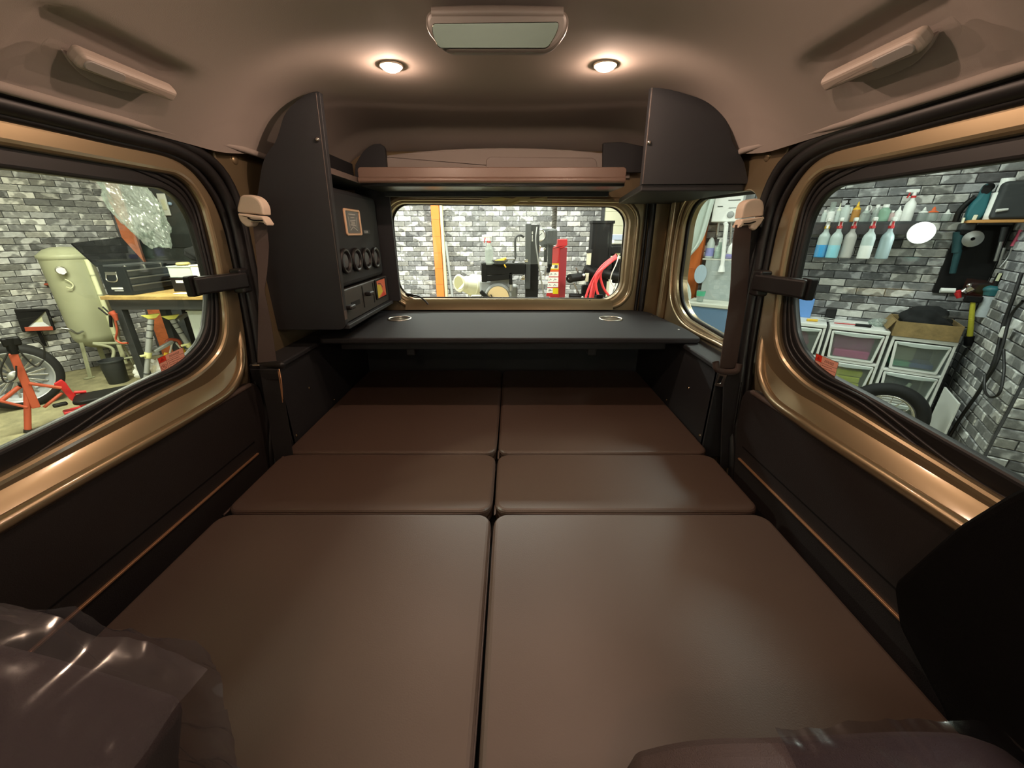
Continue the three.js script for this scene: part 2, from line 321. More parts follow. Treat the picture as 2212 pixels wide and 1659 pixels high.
// tailgate
{
  const d = structGroup('door'), f = 1.745;
  const sh = rpoly([[-0.76, -0.2], [0.66, -0.2], [0.66, 0.9], [-0.76, 0.9]], 0.02);
  const win = [[-0.513, 0.322], [0.487, 0.316], [0.483, 0.70], [-0.511, 0.712]];
  rpoly(win, [0.075, 0.085, 0.075, 0.07], sh);
  part(d, 'tailgate_frame', [facing(ext(sh, 0.05, 0.014, 16), -(f + 0.05))], M.gold);
  const roll = rpoly([[-0.533, 0.292], [0.525, 0.286], [0.525, 0.722], [-0.533, 0.732]], 0.09).getPoints(14);
  part(d, 'window_surround', [tube(roll.map((p) => [p.x, p.y, -(f - 0.004)]), 0.011, 200, 10, true)], M.gold);
  part(d, 'window_glass', [facing(ext(rpoly(win.map(([x, y]) => [x * 1.01, y]), 0.07), 0.004), -(f + 0.046))], M.glassClear);
  const ring = rpoly(win.map(([x, y]) => [x * 1.02 , 0.515 + (y - 0.515) * 1.04]), 0.08); rpoly(win.map(([x, y]) => [x * 0.995, 0.515 + (y - 0.515) * 0.985]), 0.075, ring);
  part(d, 'window_seal', [facing(ext(ring, 0.006), -(f + 0.052))], M.rubber);
  part(d, 'sill', [grid(40, 6, (u, v) => [-0.475 + 0.925 * u, 0.279 + 0.041 * v + 0.004 * Math.sin(v * 3.14), -(1.712 + 0.04 * v)])], M.gold);
  // header card with the brake lamp cover
  const top = []; for (let i = 0; i <= 12; i++) { const x = -0.50 + i * 0.08; top.push([x, 0.905 - 0.03 * Math.pow(Math.abs(x + 0.03) / 0.5, 2.2)]); }
  const hc = rpoly([[0.47, 0.80], ...top.reverse(), [-0.50, 0.80]], 0.004);
  part(d, 'header_card', [facing(ext(hc, 0.02, 0.006), -(f - 0.004))], M.headliner);
  part(d, 'lamp_cover', [facing(ext(rpoly([[-0.102, 0.821], [0.340, 0.821], [0.330, 0.863], [0.315, 0.871], [-0.087, 0.875], [-0.101, 0.866]], 0.006), 0.016, 0.004), -(f - 0.012))], mat('#8a7d76', 0.6));
  part(d, 'tailgate_seal', [tube([[0.572, 0.83, -1.72], [0.575, 0.7, -1.72], [0.578, 0.5, -1.72], [0.575, 0.22, -1.72]], 0.012, 40, 10), tube([[0.552, 0.83, -1.735], [0.555, 0.7, -1.735], [0.558, 0.5, -1.735], [0.555, 0.22, -1.735]], 0.007, 40, 10)], M.rubber);
}
// front of the cab, behind the camera: bulkhead below the windscreen
{
  const sh = rpoly([[-0.77, -0.5], [0.68, -0.5], [0.68, 0.95], [-0.77, 0.95]], 0.02);
  rpoly([[-0.66, 0.24], [0.57, 0.24], [0.53, 0.84], [-0.62, 0.84]], 0.08, sh);
  struct('wall_front', [facing(ext(sh, 0.04, 0), 1.29)], M.black);
  struct('window', [facing(ext(rrect(-0.66, 0.24, 0.57, 0.84, 0.08), 0.005), 1.31)], M.glassClear);
}

// ---------- lamps in the headliner ----------
function downlight(x, f, label, inten) {
  const y = ceilY(x, f);
  const t = thing('downlight', label, 'lamp', [x, y - 0.001, -f], 0, 'round downlights in the headliner');
  part(t, 'bezel', [lathe([[0.0235, -0.001], [0.025, -0.002], [0.0265, -0.0005], [0.0265, 0.005], [0.023, 0.005], [0.0235, -0.001]], 32)], M.beige);
  const lens = new THREE.MeshStandardMaterial({ color: 0xffffff, roughness: 0.5, emissive: new THREE.Color().setRGB(1, 0.72, 0.42), emissiveIntensity: 16 });
  part(t, 'lens', [lathe([[0, -0.0115], [0.012, -0.010], [0.020, -0.006], [0.0235, 0.0], [0.0235, 0.003], [0, 0.004]], 28)], lens);
  const l = new THREE.PointLight(WARM, inten, 0, 2); l.position.set(x, y - 0.005, -f); l.castShadow = true; l.shadow.radius = 0.25; scene.add(l);
}
downlight(-0.272, 1.067, 'left glowing round downlight in the headliner, above the tall black side panel', DOWNLIGHT);
downlight(0.209, 1.062, 'right glowing round downlight in the headliner, above the curved black side board', DOWNLIGHT);
downlight(-0.257, 0.60, 'round downlight in the headliner nearer the seats, left of the ceiling mirror', DOWNLIGHT * 0.55);
downlight(0.215, 0.60, 'round downlight in the headliner nearer the seats, right of the ceiling mirror', DOWNLIGHT * 0.55);
{ // dome lamp over the front seats
  const t = thing('dome_lamp', 'oblong warm dome lamp on the headliner above the front seats', 'lamp', [-0.08, ceilY(-0.08, -0.35) - 0.012, 0.35]);
  part(t, 'housing', [box(0.15, 0.022, 0.09, 0, 0.002, 0, 0.009)], M.beige);
  part(t, 'lens', [box(0.11, 0.012, 0.06, 0, -0.009, 0, 0.005)], new THREE.MeshStandardMaterial({ color: 0xffffff, roughness: 0.5, emissive: new THREE.Color().setRGB(1, 0.72, 0.42), emissiveIntensity: 5 }));
  const l = new THREE.PointLight(WARM, DOMELIGHT, 0, 2); l.position.set(-0.08, ceilY(-0.08, -0.35) - 0.05, 0.35); l.castShadow = true; l.shadow.radius = 1; scene.add(l);
}

// ---------- bed ----------
struct('bed_platform', [box(1.25, 0.3, 1.49, CX, -0.195, -0.965)], M.black).userData.kind = 'thing';
Object.assign(scene.children[scene.children.length - 1].userData, { label: 'black bed platform under the six brown bed mats', category: 'bed' });
function bedMat(x0, x1, f0, f1, label) {
  const w = x1 - x0, l = f1 - f0, t = thing('bed_mat', label, 'mattress', [(x0 + x1) / 2, -0.045, -(f0 + f1) / 2], 0, 'brown vinyl bed mats');
  const sh = rrect(-w / 2, -l / 2, w / 2, l / 2, 0.032), g = ext(sh, 0.045, 0.009, 8).rotateX(-Math.PI / 2);
  part(t, 'cushion', g, M.mat);
  const e = rrect(-w / 2 + 0.0015, -l / 2 + 0.0015, w / 2 - 0.0015, l / 2 - 0.0015, 0.031).getPoints(6).map((p) => [p.x, 0.0355, -p.y]);
  part(t, 'piping', tube(e, 0.0022, 160, 6, true), M.piping);
  return t;
}
const BX = [-0.669, -0.0475, -0.0405, 0.581];
bedMat(BX[0], BX[1], 0.215, 0.712, 'large brown vinyl bed mat at the lower left, nearest the plastic-wrapped seat');
bedMat(BX[2], BX[3], 0.215, 0.712, 'large brown vinyl bed mat at the lower right, beside the right door');
bedMat(BX[0], BX[1], 0.720, 0.966, 'narrow brown vinyl bed mat, middle row, left of the centre seam');
bedMat(BX[2], BX[3], 0.720, 0.966, 'narrow brown vinyl bed mat, middle row, right of the centre seam');
bedMat(BX[0], BX[1], 0.974, 1.70, 'brown vinyl bed mat running under the left half of the black table');
bedMat(BX[2], BX[3], 0.974, 1.70, 'brown vinyl bed mat running under the right half of the black table');

single('rear_board', 'black board closing the space below the table at the tailgate', 'board', box(1.30, 0.28, 0.014, CX, 0.09, -1.72, 0.002), M.board);
// ---------- side boxes, table ----------
function sideBox(s, label) {
  const fo = s < 0 ? 0.0 : 0, t = thing('side_box', label, 'storage box', [s < 0 ? -0.70 : 0.615, -0.05, -1.35]);
  const xi = s < 0 ? -0.672 : 0.585, xo = s < 0 ? -0.745 : 0.655;
  wpart(t, 'side_panel', [box(0.016, 0.29, 0.69, xi + s * 0.008, 0.095, -1.375, 0.002)], M.board);
  wpart(t, 'front_panel', [box(Math.abs(xo - xi), 0.29, 0.016, (xi + xo) / 2, 0.095, -1.036, 0.003)], M.board);
  wpart(t, 'top_board', [box(Math.abs(xo - xi) + 0.012, 0.016, 0.695, (xi + xo) / 2 - s * 0.004, 0.244, -1.3775, 0.005)], M.board);
  for (const [f, y] of [[1.055, 0.012], [1.33, 0.012], [1.18, 0.12]]) wpart(t, 'screw', [new THREE.SphereGeometry(0.005, 10, 8).scale(0.5, 1, 1).translate(xi - s * 0.0005, y, -f)], M.brass);
  return t;
}
sideBox(-1, 'black storage box along the left wall, under the tall cabinet panel');
sideBox(1, 'black storage box along the right wall, under the right end of the table');
{
  const t = thing('table', 'black wood-grain table across the rear with two metal cup holders', 'table', [0, 0.24, -1.48]);
  const sh = rpoly([[-0.645, -1.24], [0.63, -1.24], [0.635, -1.36], [0.60, -1.74], [-0.60, -1.74], [-0.645, -1.6]].map(([x, z]) => [x, -z]).reverse(), [0.02, 0.05, 0.08, 0.025, 0.02, 0.02]);
  for (const x of [-0.455, 0.4]) { const h = new THREE.Path(); h.absarc(x, 1.545, 0.042, 0, Math.PI * 2, true); sh.holes.push(h); }
  wpart(t, 'table_top', [ext(sh, 0.02, 0.006, 20).rotateX(-Math.PI / 2).translate(0, 0.254, 0)], M.table);
  wpart(t, 'apron', [box(1.13, 0.035, 0.018, -0.03, 0.237, -1.30, 0.004)], M.board);
  wpart(t, 'rear_rail', [box(1.13, 0.05, 0.018, -0.03, 0.228, -1.56, 0.004)], M.board);
  for (const x of [-0.36, 0.285]) wpart(t, 'bracket', [box(0.03, 0.06, 0.24, x, 0.222, -1.43, 0.004)], M.board);
  for (const x of [-0.455, 0.4]) wpart(t, 'cup_holder', [lathe([[0.040, -0.03], [0.0405, 0], [0.042, 0.003], [0.046, 0.003], [0.047, 0.001], [0.047, 0]], 40).translate(x, 0.2745, -1.545), lathe([[0, -0.03], [0.040, -0.03]], 40).translate(x, 0.2745, -1.545)], M.cupSteel);
  for (const [x, f] of [[0.60, 1.36], [0.585, 1.6]]) wpart(t, 'screw', [new THREE.SphereGeometry(0.004, 10, 8).scale(1, 0.4, 1).translate(x, 0.2745, -f)], M.chrome);
}

// ---------- left cabinet ----------
{
  const t = thing('cabinet', 'tall black cabinet with a humped side panel against the left wall', 'cabinet', [-0.62, 0.26, -1.45]);
  const prof = rpoly([[-0.497, 0.937], ...spline2([[-0.504, 0.939], [-0.532, 0.933], [-0.567, 0.914], [-0.600, 0.886], [-0.622, 0.849], [-0.638, 0.825], [-0.664, 0.801], [-0.686, 0.770], [-0.706, 0.722], [-0.728, 0.664], [-0.748, 0.565], [-0.746, 0.459], [-0.745, 0.312]], 48), [...[-0.527, 0.312], 0.022]], 0);
  wpart(t, 'side_panel', [facing(ext(prof, 0.018, 0.0012, 12), -1.218)], M.board);
  wpart(t, 'panel_edge', [bar([-0.526, 0.343, -1.209], [-0.517, 0.676, -1.209], 0.0022, 0.0185, 0.0008, [0, 0, 1]), bar([-0.517, 0.676, -1.209], [-0.507, 0.936, -1.209], 0.0022, 0.0185, 0.0008, [0, 0, 1])], M.boardEdge);
  wpart(t, 'screw', [new THREE.SphereGeometry(0.006, 12, 8).translate(-0.521, 0.832, -1.199)], M.chrome);
  // rear panel
  const rp = rpoly([[...[-0.487, 0.321], 0.008], [-0.489, 0.749], [...[-0.485, 0.903], 0.012], ...spline2([[-0.502, 0.914], [-0.530, 0.911], [-0.561, 0.895], [-0.585, 0.872], [-0.607, 0.844]], 16), [-0.692, 0.321]], 0);
  wpart(t, 'rear_panel', [facing(ext(rp, 0.016, 0.001), -1.712)], M.board);
  wpart(t, 'shelf', [box(0.16, 0.016, 0.49, -0.600, 0.764, -1.455, 0.003)], M.board);
  wpart(t, 'shelf_edge', [box(0.004, 0.0165, 0.46, -0.5195, 0.764, -1.44, 0.001)], M.boardEdge);
  wpart(t, 'back_board', [box(0.012, 0.075, 0.49, -0.625, 0.81, -1.455, 0.002)], M.board);
  for (const f of [1.26, 1.30]) wpart(t, 'screw', [new THREE.SphereGeometry(0.003, 8, 6).translate(-0.618, 0.825, -f)], M.chrome);
  wpart(t, 'outer_board', [box(0.012, 0.46, 0.49, -0.68, 0.545, -1.455)], M.board);
  wpart(t, 'bottom_board', [box(0.16, 0.014, 0.49, -0.60, 0.318, -1.455, 0.003)], M.board);
}
{ // appliance in the cabinet: slab front with a picture screen and four round sockets, tilted a little
  const t = thing('power_station', 'black power unit with square screen and four round sockets in the left cabinet', 'power station', [-0.59, 0.43, -1.45]);
  const fx = -0.535, fr = side(ext(rrect(1.225, 0.435, 1.665, 0.728, 0.03), 0.10, 0.016, 12), fx - 0.10);
  wpart(t, 'body', [fr], M.equip);
  const P = (f, y) => [f, y];
  const scr = rrect(1.33, 0.59, 1.465, 0.672, 0.008), hole = rrect(1.339, 0.597, 1.456, 0.665, 0.005); scr.holes.push(hole);
  wpart(t, 'screen_bezel', [side(ext(scr, 0.006, 0.002), fx - 0.001)], mat('#e0b592', 0.35, { metalness: 0.4 }), 'pale copper frame');
  const cv = document.createElement('canvas'); cv.width = 256; cv.height = 160; const c = cv.getContext('2d');
  c.fillStyle = '#57504a'; c.fillRect(0, 0, 256, 160);
  c.strokeStyle = '#a79d92'; c.lineWidth = 7; for (const [a, b, d, e] of [[60, 22, 190, 22], [50, 40, 60, 120], [200, 40, 190, 120], [75, 70, 180, 62], [75, 98, 175, 104], [62, 138, 120, 112], [120, 112, 200, 140], [90, 46, 165, 44]]) { c.beginPath(); c.moveTo(a, b); c.lineTo(d, e); c.stroke(); }
  c.fillStyle = '#8b8278'; c.fillRect(92, 74, 74, 22); c.fillStyle = '#2d2926'; c.fillRect(0, 0, 30, 160);
  const tx = new THREE.CanvasTexture(cv); tx.colorSpace = THREE.SRGBColorSpace;
  const g = new THREE.PlaneGeometry(0.117, 0.068); g.rotateY(Math.PI / 2).translate(fx + 0.0022, 0.631, -1.3975);
  wpart(t, 'screen', [g], new THREE.MeshStandardMaterial({ map: tx, roughness: 0.25 }));
  const cv2 = document.createElement('canvas'); cv2.width = 128; cv2.height = 32; const c2 = cv2.getContext('2d'); c2.fillStyle = '#26262a'; c2.fillRect(0, 0, 128, 32); c2.fillStyle = '#d8d8d8'; c2.font = 'bold 26px sans-serif'; c2.fillText('7.CON', 8, 26);
  const tx2 = new THREE.CanvasTexture(cv2); tx2.colorSpace = THREE.SRGBColorSpace;
  const g2 = new THREE.PlaneGeometry(0.07, 0.014); g2.rotateY(Math.PI / 2).translate(fx + 0.0012, 0.602, -1.52);
  wpart(t, 'name_plate', [g2], new THREE.MeshStandardMaterial({ map: tx2, roughness: 0.5 }));
  [1.278, 1.372, 1.468, 1.566].forEach((f, i) => {
    const k = wpart(t, 'socket', [lathe([[0.028, 0], [0.036, 0.002], [0.039, 0.008], [0.036, 0.014], [0.030, 0.013], [0.027, 0.007], [0.027, 0.0]], 32).rotateZ(-Math.PI / 2).translate(fx - 0.001, 0.515 - i * 0.002, -f)], M.blackPlastic);
    wpart(k, 'socket_cap', [lathe([[0, 0.010], [0.018, 0.010], [0.026, 0.006], [0.027, 0]], 28).rotateZ(-Math.PI / 2).translate(fx - 0.001, 0.515 - i * 0.002, -f)], mat('#35353a', 0.35));
  });
}
{ // lower control panel
  const t = thing('control_unit', 'dark control panel with two levers and an orange sticker, below the power unit', 'control panel', [-0.59, 0.325, -1.45]);
  const fx = -0.533;
  wpart(t, 'face', [side(ext(rrect(1.225, 0.327, 1.69, 0.430, 0.006), 0.05, 0.004), fx - 0.05)], mat('#37332f', 0.5, { bumpMap: grainTex, bumpScale: 0.0002 }));
  for (const f of [1.395, 1.505]) wpart(t, 'slot', [box(0.003, 0.075, 0.006, fx, 0.385, -f)], M.black);
  for (const [f, y] of [[1.25, 0.375], [1.435, 0.392]]) wpart(t, 'lever', [box(0.022, 0.014, 0.042, fx + 0.01, y, -f, 0.005)], M.blackPlastic);
  wpart(t, 'vent', [box(0.002, 0.016, 0.075, fx + 0.0005, 0.376, -1.32)], M.black);
  wpart(t, 'sticker_frame', [side(ext(rrect(1.525, 0.352, 1.655, 0.428, 0.006), 0.004, 0.001), fx)], M.black);
  const cv = document.createElement('canvas'); cv.width = 128; cv.height = 128; const c = cv.getContext('2d');
  c.fillStyle = '#e8714a'; c.fillRect(0, 0, 128, 128); c.fillStyle = '#e6cf3a'; c.beginPath(); c.moveTo(0, 24); c.lineTo(60, 40); c.lineTo(78, 92); c.lineTo(0, 128); c.fill(); c.fillStyle = '#d93c24'; c.beginPath(); c.moveTo(40, 128); c.lineTo(92, 88); c.lineTo(128, 128); c.fill();
  c.strokeStyle = '#222'; c.lineWidth = 6; c.beginPath(); c.moveTo(20, 20); c.lineTo(60, 30); c.lineTo(84, 60); c.stroke();
  const tx = new THREE.CanvasTexture(cv); tx.colorSpace = THREE.SRGBColorSpace;
  wpart(t, 'sticker', [new THREE.PlaneGeometry(0.10, 0.066).rotateY(Math.PI / 2).translate(fx + 0.0045, 0.39, -1.59)], new THREE.MeshStandardMaterial({ map: tx, roughness: 0.5 }));
}
{ // right overhead shelf end
  const t = thing('overhead_shelf', 'black overhead shelf with a curved side board on the right wall', 'shelf', [0.52, 0.71, -1.45]);
  const prof = rpoly([[0.361, 0.724], [0.660, 0.726], ...spline2([[0.636, 0.777], [0.615, 0.803], [0.592, 0.828], [0.573, 0.867], [0.541, 0.898], [0.498, 0.920], [0.435, 0.937], [0.368, 0.950]], 40), [0.358, 0.951]], 0);
  wpart(t, 'side_board', [facing(ext(prof, 0.018, 0.0012, 12), -1.218)], M.board);
  wpart(t, 'panel_edge', [bar([0.364, 0.725, -1.209], [0.361, 0.951, -1.209], 0.0022, 0.0185, 0.0008, [0, 0, 1])], M.boardEdge);
  wpart(t, 'screw', [new THREE.SphereGeometry(0.006, 12, 8).translate(0.368, 0.825, -1.199)], M.chrome);
  wpart(t, 'bottom_board', [ext(rpoly([[0.362, 1.205], [0.655, 1.205], [0.655, 1.72], [0.43, 1.72]], [0.004, 0.01, 0.01, 0.03]), 0.018, 0.003).rotateX(-Math.PI / 2).translate(0, 0.708, 0)], M.board);
  wpart(t, 'back_board', [box(0.012, 0.10, 0.46, 0.56, 0.80, -1.47, 0.002)], M.board);
  const rp = rpoly([[0.352, 0.816], [0.525, 0.816], [0.515, 0.900], [0.416, 0.918], [0.344, 0.915]].reverse(), [0.004, 0.02, 0.02, 0.002, 0.002]);
  wpart(t, 'rear_board', [facing(ext(rp, 0.016, 0.002), -1.70)], M.board);
}
{ // cross shelf
  const t = thing('cross_shelf', 'dark shelf across the rear above the back window with a rounded brown front rail', 'shelf', [-0.07, 0.74, -1.56]);
  wpart(t, 'front_rail', [facing(ext(rrect(-0.515, 0.756, 0.382, 0.802, 0.012), 0.016, 0.003), -1.466), tube([[-0.512, 0.763, -1.447], [0.378, 0.763, -1.447]], 0.0095, 4, 14)], M.shelfFront);
  wpart(t, 'shelf_board', [box(0.90, 0.012, 0.23, -0.065, 0.752, -1.585, 0.003)], M.shelfUnder);
  wpart(t, 'rear_rail', [box(0.87, 0.022, 0.014, -0.06, 0.740, -1.66, 0.003)], M.board);
}

// ---------- ceiling mirror ----------
{
  const t = thing('ceiling_mirror', 'wide ceiling mirror with dark housing between the downlights', 'mirror', [-0.025, 0.95, -0.84]);
  const o = rpoly([[-0.139, 0.933], [0.091, 0.933], [0.094, 0.910], [0.070, 0.880], [-0.114, 0.880], [-0.143, 0.910]].reverse(), [0.012, 0.012, 0.03, 0.012, 0.012, 0.03]);
  const hs = ext(o, 0.05, 0.008, 10); const tip = (g) => g.translate(0, -0.905, 0.8).rotateX(0.27).translate(0, 0.905, -0.8);
  wpart(t, 'housing', [tip(facing(hs, -0.852)), tube([[-0.13, 0.931, -0.803], [-0.025, 0.932, -0.802], [0.083, 0.931, -0.803]], 0.009, 20, 10)], mat('#5f5954', 0.45));
  const g = rpoly([[-0.131, 0.917], [0.078, 0.919], [0.074, 0.905], [0.060, 0.886], [-0.123, 0.886], [-0.131, 0.902]].reverse(), 0.006);
  wpart(t, 'mirror_glass', [tip(facing(ext(g, 0.003, 0.001), -0.8035))], mat('#5d5a53', 0.06, { metalness: 1 }));
}
// ---------- grab handles ----------
function grip(s, label) {
  const fo = s < 0 ? 0.055 : 0, x0 = CX + s * 0.597;
  const t = thing('grab_handle', label, 'handle', [x0, 0.846, -(0.715 + fo)]); const GS = 0.86;
  // local shape in (forward, up), leaned with the headliner
  const lean = (g) => { g.rotateY(Math.PI / 2); if (s < 0) g.scale(1, 1, 1); return g.rotateZ(-s * 0.55); };
  const k = s > 0 ? 1 : -1;
  const plate = rpoly([[-0.115, 0.035], [0.115, 0.035], [0.115, -0.03], [0.05, -0.045], [-0.05, -0.05], [-0.115, -0.035]], 0.02);
  const barS = rpoly([[-0.098, 0.020], [0.098, 0.022], [0.100, -0.004], [-0.098, -0.010]], [0.008, 0.008, 0.006, 0.012]);
  const pocket = rpoly([[-0.095, -0.006], [0.095, 0.0], [0.06, -0.028], [0.0, -0.040], [-0.06, -0.034]], [0.004, 0.004, 0.02, 0.03, 0.03]);
  const put = (sh, d, b, off) => { const g = ext(sh, d, b, 10); g.translate(0, 0, s > 0 ? -off : off - d); g.rotateY(Math.PI / 2); g.rotateZ(s * 0.92); return g.scale(GS, GS, GS); };
  part(t, 'base_plate', put(plate, 0.012, 0.003, -0.007), M.headliner);
  part(t, 'pocket', put(pocket, 0.012, 0.002, 0.007), M.headliner);
  part(t, 'grip_bar', put(barS, 0.026, 0.008, 0.030), mat('#9c8f85', 0.55));
  part(t, 'end_cap', put(rrect(-0.092, -0.002, -0.02, 0.016, 0.009), 0.004, 0.0015, 0.0325), mat('#8d8883', 0.5), 'grey oval cap');
}
grip(-1, 'beige folding grab handle on the headliner above the left door');
grip(1, 'beige folding grab handle on the headliner above the right door');

// ---------- seat belts ----------
{
  const t = thing('seat_belt', 'brown seat belt with a beige shoulder guide on the left pillar', 'seat belt', [-0.66, 0.64, -1.08]);
  const x = -0.672;
  const c = rpoly([[-0.679, 0.687], [-0.643, 0.688], [-0.626, 0.667], [-0.630, 0.641], [-0.696, 0.647], [-0.695, 0.657]], [0.008, 0.014, 0.02, 0.003, 0.002, 0.006]);
  wpart(t, 'guide_cover', [facing(ext(c, 0.036, 0.006, 10), -1.10)], M.beige);
  const r = rpoly([[-0.688, 0.645], [-0.627, 0.638], [-0.619, 0.622], [-0.621, 0.615], [-0.629, 0.623], [-0.656, 0.626], [-0.659, 0.615], [-0.673, 0.612], [-0.688, 0.626]], [0.003, 0.004, 0.004, 0.003, 0.004, 0.003, 0.006, 0.008, 0.01]);
  wpart(t, 'guide_ring', [facing(ext(r, 0.034, 0.005, 8), -1.085)], M.beige);
  wpart(t, 'slot', [tube([[-0.663, 0.634, -1.05], [-0.652, 0.629, -1.048], [-0.626, 0.628, -1.05]], 0.0018, 16, 6)], M.black);
  wpart(t, 'webbing', [ribbon([[-0.655, 0.622, -1.081], [-0.655, 0.568, -1.07], [-0.655, 0.506, -1.047], [-0.655, 0.456, -1.025], [-0.655, 0.374, -1.005], [-0.655, 0.278, -0.978]], [1, 0, -0.4], [0.031, 0.031, 0.022, 0.013, 0.030, 0.044], 0.003)], M.belt);
  const tg = wpart(t, 'tongue', [box(0.075, 0.02, 0.02, -0.668, 0.258, -1.01, 0.009)], M.blackPlastic);
  wpart(tg, 'tongue_plate', [box(0.02, 0.004, 0.02, -0.70, 0.262, -1.005, 0.001)], M.chrome);
  wpart(t, 'lower_webbing', [ribbon([[-0.668, 0.262, -1.005], [-0.668, 0.20, -0.995], [-0.668, 0.1, -0.985], [-0.668, 0.0, -0.97], [-0.668, -0.05, -0.965]], [1, 0, -0.15], 0.05, 0.004), box(0.052, 0.03, 0.008, -0.668, 0.235, -0.998, 0.002)], M.beltBlack, 'black lower strap');
  wpart(t, 'cord', [tube([[-0.642, 0.25, -1.0], [-0.634, 0.22, -0.985], [-0.636, 0.17, -0.975]], 0.0018, 20, 6), tube([[-0.633, 0.25, -0.98], [-0.634, 0.22, -0.978], [-0.638, 0.16, -0.975]], 0.0015, 20, 6)], M.copper);
}
{
  const t = thing('seat_belt', 'brown seat belt with a beige shoulder guide and metal tongue on the right pillar', 'seat belt', [0.58, 0.64, -1.04]);
  const xz = (f, y) => [f, y];
  const c = rpoly([[0.592, 0.678], [0.612, 0.675], [0.620, 0.659], [0.623, 0.638], [0.568, 0.632], [0.567, 0.660], [0.573, 0.672]], [0.008, 0.008, 0.006, 0.003, 0.002, 0.008, 0.008]);
  wpart(t, 'guide_cover', [facing(ext(c, 0.034, 0.005, 10), -1.07)], M.beige);
  const r = rpoly([[0.563, 0.630], [0.617, 0.636], [0.615, 0.623], [0.601, 0.603], [0.588, 0.609], [0.589, 0.617], [0.570, 0.616], [0.558, 0.609]], [0.004, 0.002, 0.008, 0.006, 0.004, 0.003, 0.006, 0.004]);
  wpart(t, 'guide_ring', [facing(ext(r, 0.034, 0.005, 8), -1.055)], M.beige);
  wpart(t, 'slot', [tube([[0.568, 0.62, -1.022], [0.583, 0.621, -1.02], [0.597, 0.625, -1.022]], 0.0018, 16, 6)], M.black);
  wpart(t, 'webbing', [ribbon([[0.576, 0.617, -1.035], [0.571, 0.581, -1.02], [0.586, 0.446, -1.01], [0.589, 0.325, -1], [0.591, 0.254, -0.995]], [1, 0, -0.12], [0.043, 0.046, 0.046, 0.048, 0.048], 0.003)], M.belt);
  wpart(t, 'return_webbing', [ribbon([[0.622, 0.613, -1.06], [0.64, 0.486, -1.07], [0.634, 0.335, -1.06], [0.628, 0.239, -1.02]], [1, 0, -0.3], 0.03, 0.003)], M.beltBlack);
  const tg = wpart(t, 'tongue', [tube([[0.549, 0.275, -0.985], [0.555, 0.256, -0.982], [0.584, 0.248, -0.98], [0.61, 0.252, -0.982], [0.614, 0.27, -0.985]], 0.0085, 30, 10)], M.belt);
  const pl = rpoly([[0.561, 0.246], [0.584, 0.242], [0.579, 0.204], [0.556, 0.209]].reverse(), 0.004); rpoly([[0.565, 0.237], [0.576, 0.236], [0.571, 0.214], [0.562, 0.215]].reverse(), 0.002, pl);
  wpart(tg, 'tongue_plate', [facing(ext(pl, 0.003, 0.0008), -0.982)], M.chrome);
  wpart(t, 'lower_webbing', [ribbon([[0.601, 0.241, -0.99], [0.611, 0.169, -0.985], [0.624, 0.057, -0.975], [0.637, -0.046, -0.965]], [1, 0, -0.1], 0.044, 0.004)], M.beltBlack, 'black lower strap');
  wpart(t, 'cord', [tube([[0.629, 0.217, -0.985], [0.629, 0.145, -0.975], [0.636, 0.06, -0.97], [0.667, -0.006, -0.965]], 0.003, 30, 8)], M.rubber);
}
// ---------- stickers on the door windows ----------
{
  const cv = document.createElement('canvas'); cv.width = 256; cv.height = 170; const c = cv.getContext('2d');
  c.fillStyle = '#e8a892'; c.fillRect(0, 0, 256, 170); c.fillStyle = '#dd3a22'; c.fillRect(0, 0, 74, 62); c.strokeStyle = '#5a3a32'; c.lineWidth = 3; c.strokeRect(2, 2, 252, 166); c.beginPath(); c.moveTo(0, 62); c.lineTo(256, 62); c.moveTo(74, 62); c.lineTo(74, 170); c.stroke();
  c.fillStyle = '#b5281a'; c.beginPath(); c.moveTo(37, 12); c.lineTo(60, 50); c.lineTo(14, 50); c.fill();
  c.fillStyle = '#6d3d34'; c.font = 'bold 30px sans-serif'; c.fillText('ZOUSIZ', 106, 46);
  c.font = '20px sans-serif'; ['WINDOW', '・・・・・・・・・', '・・・・・・', '・・・・・・・'].forEach((s, i) => { for (let k = 0; k < [9, 12, 7, 11][i]; k++) c.fillRect(88 + k * 13, 78 + i * 22, 9, 7); });
  c.lineWidth = 5; c.strokeStyle = '#a04a3c'; c.beginPath(); c.arc(38, 116, 26, 0, 7); c.stroke(); c.beginPath(); c.moveTo(20, 98); c.lineTo(56, 134); c.stroke(); c.beginPath(); c.arc(38, 112, 10, 0, 7); c.stroke();
  const tx = new THREE.CanvasTexture(cv); tx.colorSpace = THREE.SRGBColorSpace;
  const m = new THREE.MeshStandardMaterial({ map: tx, roughness: 0.5 });
  const quad = (a, b, c2, d, flip) => { const g = new THREE.BufferGeometry(); g.setAttribute('position', new THREE.Float32BufferAttribute([...a, ...b, ...c2, ...a, ...c2, ...d], 3)); g.setAttribute('uv', new THREE.Float32BufferAttribute([0, 0, 1, 0, 1, 1, 0, 0, 1, 1, 0, 1], 2)); g.computeVertexNormals(); return g; };
  single('sticker', 'pink and red warning sticker in the lower rear corner of the left window', 'sticker', [quad([-0.762, 0.315, -0.786], [-0.762, 0.317, -0.855], [-0.762, 0.353, -0.858], [-0.762, 0.348, -0.788])], m);
  single('sticker', 'pink and red warning sticker in the lower rear corner of the right window', 'sticker', [quad([0.674, 0.311, -0.811], [0.674, 0.314, -0.751], [0.674, 0.35, -0.753], [0.674, 0.351, -0.817])], m);
}
